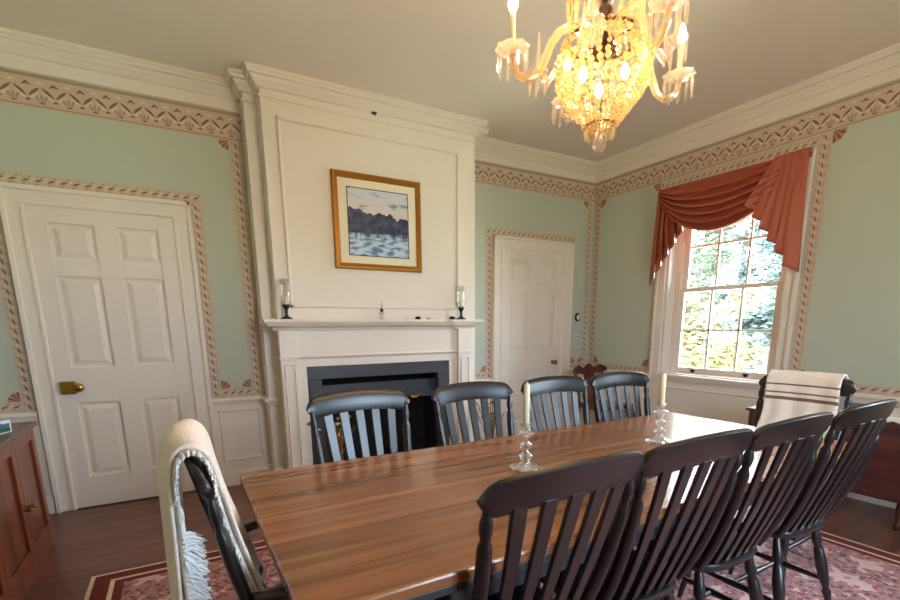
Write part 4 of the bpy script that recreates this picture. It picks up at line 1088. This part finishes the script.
# ------------------------------------------------------------------ outdoors
b = MB(); b.box(-40, 60, -60, 40, -1.05, -1.0)
lawn = struct(obj('floor_outside', b, M['lawn'])); lawn.name = 'lawn'
def tree(x, y, h, cr, leafmat, label, seed, dens=700, conif=False):
    rn = random.Random(seed); t = thing('garden_tree', label, 'tree', (x, y, -1.0), 0, 'trees beyond the window')
    p = MB(); p.tube([(0, 0, 0), (.05, .03, h * .4), (0, 0, h * .8), (0, 0, h * .97)], [.16, .12, .06, .01], 8)
    tips = []
    for k in range(16):
        z = h * rn.uniform(.25, .85); a = rn.uniform(0, 6.28); l = cr * rn.uniform(.5, 1) * ((1 - z / h) + .25 if conif else 1); e = Vector((cos(a) * l, sin(a) * l, z + (l * .5 if not conif else -.1)))
        p.tube([(0, 0, z), (e.x * .5, e.y * .5, z + (e.z - z) * .35), tuple(e)], [.045, .03, .012], 5); tips.append((Vector((0, 0, z)), e))
        for q in range(4):
            m = Vector((0, 0, z)).lerp(e, rn.uniform(.4, 1)); e2 = m + Vector((rn.uniform(-1, 1), rn.uniform(-1, 1), rn.uniform(.1, 1))) * cr * .35; p.tube([m, e2], [.014, .004], 4); tips.append((m, e2))
    obj('trunk', p, M['bark'], t, smooth=50)
    f = MB()
    for k in range(dens):
        m, e = rn.choice(tips); c = m.lerp(e, rn.uniform(.35, 1.1)) + Vector((rn.gauss(0, .14), rn.gauss(0, .14), rn.gauss(0, .14)))
        s = rn.uniform(.05, .115); mt = Matrix.Translation(c) @ Matrix.Rotation(rn.uniform(0, 6.28), 4, 'Z') @ Matrix.Rotation(rn.uniform(-1.2, 1.2), 4, 'X')
        f.add([(-s, 0, 0), (0, -s * .5, .01), (s, 0, 0), (0, s * .5, .01)], [(0, 1, 2, 3)], 0, mt)
    o = obj('foliage', f, leafmat, t)
for a in ((6.2, 2.45, 3.4, 1.0, 'leafyellow', 'yellow-leaved young tree outside at lower left of the window', 1, 2600), (9.6, 5.1, 6.8, 1.45, 'leafpale', 'pale green tree outside left of the window centre', 2, 6500),
          (8.8, 2.4, 5.2, 1.15, 'leafblue', 'blue-green evergreen outside at right of the window', 3, 6000, True), (14.5, 9.6, 8.5, 2.0, 'leafpale', 'tall pale tree outside at left edge of the window', 4, 7000), (13.4, 6.0, 8.0, 1.9, 'leafblue', 'farthest grey-green tree outside, seen through the upper sash', 5, 8000)):
    tree(a[0], a[1], a[2], a[3], M[a[4]], *a[5:])

rn = random.Random(21); f = MB()
for k in range(7000):
    c = Vector((17.5 + rn.uniform(-.7, .7), rn.uniform(3.5, 15), -1 + 2.9 * rn.random() ** .7)); q = rn.uniform(.08, .17)
    f.add([(-q, 0, 0), (0, -q * .5, .01), (q, 0, 0), (0, q * .5, .01)], [(0, 1, 2, 3)], 0, Matrix.Translation(c) @ Matrix.Rotation(rn.uniform(0, 6.28), 4, 'Z') @ Matrix.Rotation(rn.uniform(-1.3, 1.3), 4, 'X'))
hg = thing('garden_hedge', 'long green hedge outside behind the trees, seen through the lower sash', 'hedge', (17.5, 9.2, -1.0))
ho = obj('foliage', f, M['leafpale'], hg); ho.matrix_parent_inverse = Matrix.Translation((17.5, 9.2, -1.0)).inverted()
f = MB()
for k in range(12): f.tube([(17.5, 3.9 + k, -1.0), (17.5 + rn.uniform(-.1, .1), 3.9 + k, .4), (17.5, 4 + k, 1.2)], [.05, .035, .01], 6)
ho = obj('stems', f, M['bark'], hg); ho.matrix_parent_inverse = Matrix.Translation((17.5, 9.2, -1.0)).inverted()

# ------------------------------------------------------------------ light, camera, view
w = bpy.data.worlds.new('overcast_sky'); SC.world = w; w.use_nodes = True
N, Lk = w.node_tree.nodes, w.node_tree.links
bg = N['Background']
tc = N.new('ShaderNodeTexCoord'); sp = N.new('ShaderNodeSeparateXYZ'); Lk.new(tc.outputs['Generated'], sp.inputs[0])
cr = N.new('ShaderNodeValToRGB'); cr.color_ramp.elements[0].position = 0.0; cr.color_ramp.elements[0].color = (.34, .345, .35, 1)
cr.color_ramp.elements[1].position = .95; cr.color_ramp.elements[1].color = (.84, .93, 1.05, 1)
Lk.new(sp.outputs['Z'], cr.inputs[0]); mr = N.new('ShaderNodeMapRange'); mr.inputs[1].default_value = .2; mr.inputs[2].default_value = -.8; Lk.new(sp.outputs['Y'], mr.inputs[0])
mb_ = N.new('ShaderNodeMixRGB'); mb_.blend_type = 'MULTIPLY'; Lk.new(mr.outputs[0], mb_.inputs[0]); Lk.new(cr.outputs[0], mb_.inputs[1]); mb_.inputs[2].default_value = (.72, .86, 1.03, 1)
Lk.new(mb_.outputs[0], bg.inputs['Color']); bg.inputs['Strength'].default_value = 24.0
def portal(loc, rot, sx, sy):
    l = bpy.data.lights.new('daylight_portal', 'AREA'); l.shape = 'RECTANGLE'; l.size = sx; l.size_y = sy; l.cycles.is_portal = True
    o = bpy.data.objects.new('daylight_portal', l); COL.objects.link(o); o.location = loc; o.rotation_euler = rot
portal((.21, -1.545, 1.62), (0, radians(90), 0), 1.66, 1.05)
portal((.21, (VY0 + VY1) / 2, 1.62), (0, radians(90), 0), 1.66, 1.05)
for x0, x1 in SW: portal(((x0 + x1) / 2, YS - .21, (SZ0 + SZ1) / 2), (radians(90), 0, 0), x1 - x0, SZ1 - SZ0)

cam = bpy.data.cameras.new('camera'); co = bpy.data.objects.new('camera', cam); COL.objects.link(co); SC.camera = co
f, pcx, pcy, yaw, pitch, roll = 475.37, 459.04, 423.75, .5274, -.2024, -.0072
fwd = Vector((sin(yaw) * cos(pitch), cos(yaw) * cos(pitch), sin(pitch))); rt = Vector((cos(yaw), -sin(yaw), 0)); up = rt.cross(fwd)
r2 = rt * cos(roll) + up * sin(roll); u2 = -rt * sin(roll) + up * cos(roll)
R3 = Matrix((r2, u2, -fwd)).transposed()
co.matrix_world = Matrix.Translation((-4.1898, -4.1496, 1.2586)) @ R3.to_4x4()
cam.sensor_fit = 'HORIZONTAL'; cam.sensor_width = 36; cam.lens = f * 36 / 900; cam.shift_x = (450 - pcx) / 900; cam.shift_y = (pcy - 300) / 900
cam.clip_start = .05; cam.clip_end = 200
SC.view_settings.view_transform = 'Standard'; SC.view_settings.look = 'None'; SC.view_settings.exposure = 1.02; SC.view_settings.gamma = 1
SC.view_settings.use_curve_mapping = False
SC.cycles.use_denoising = True
SC.cycles.max_bounces = 10; SC.cycles.diffuse_bounces = 6; SC.cycles.transparent_max_bounces = 24; SC.cycles.caustics_reflective = False; SC.cycles.sample_clamp_indirect = 8
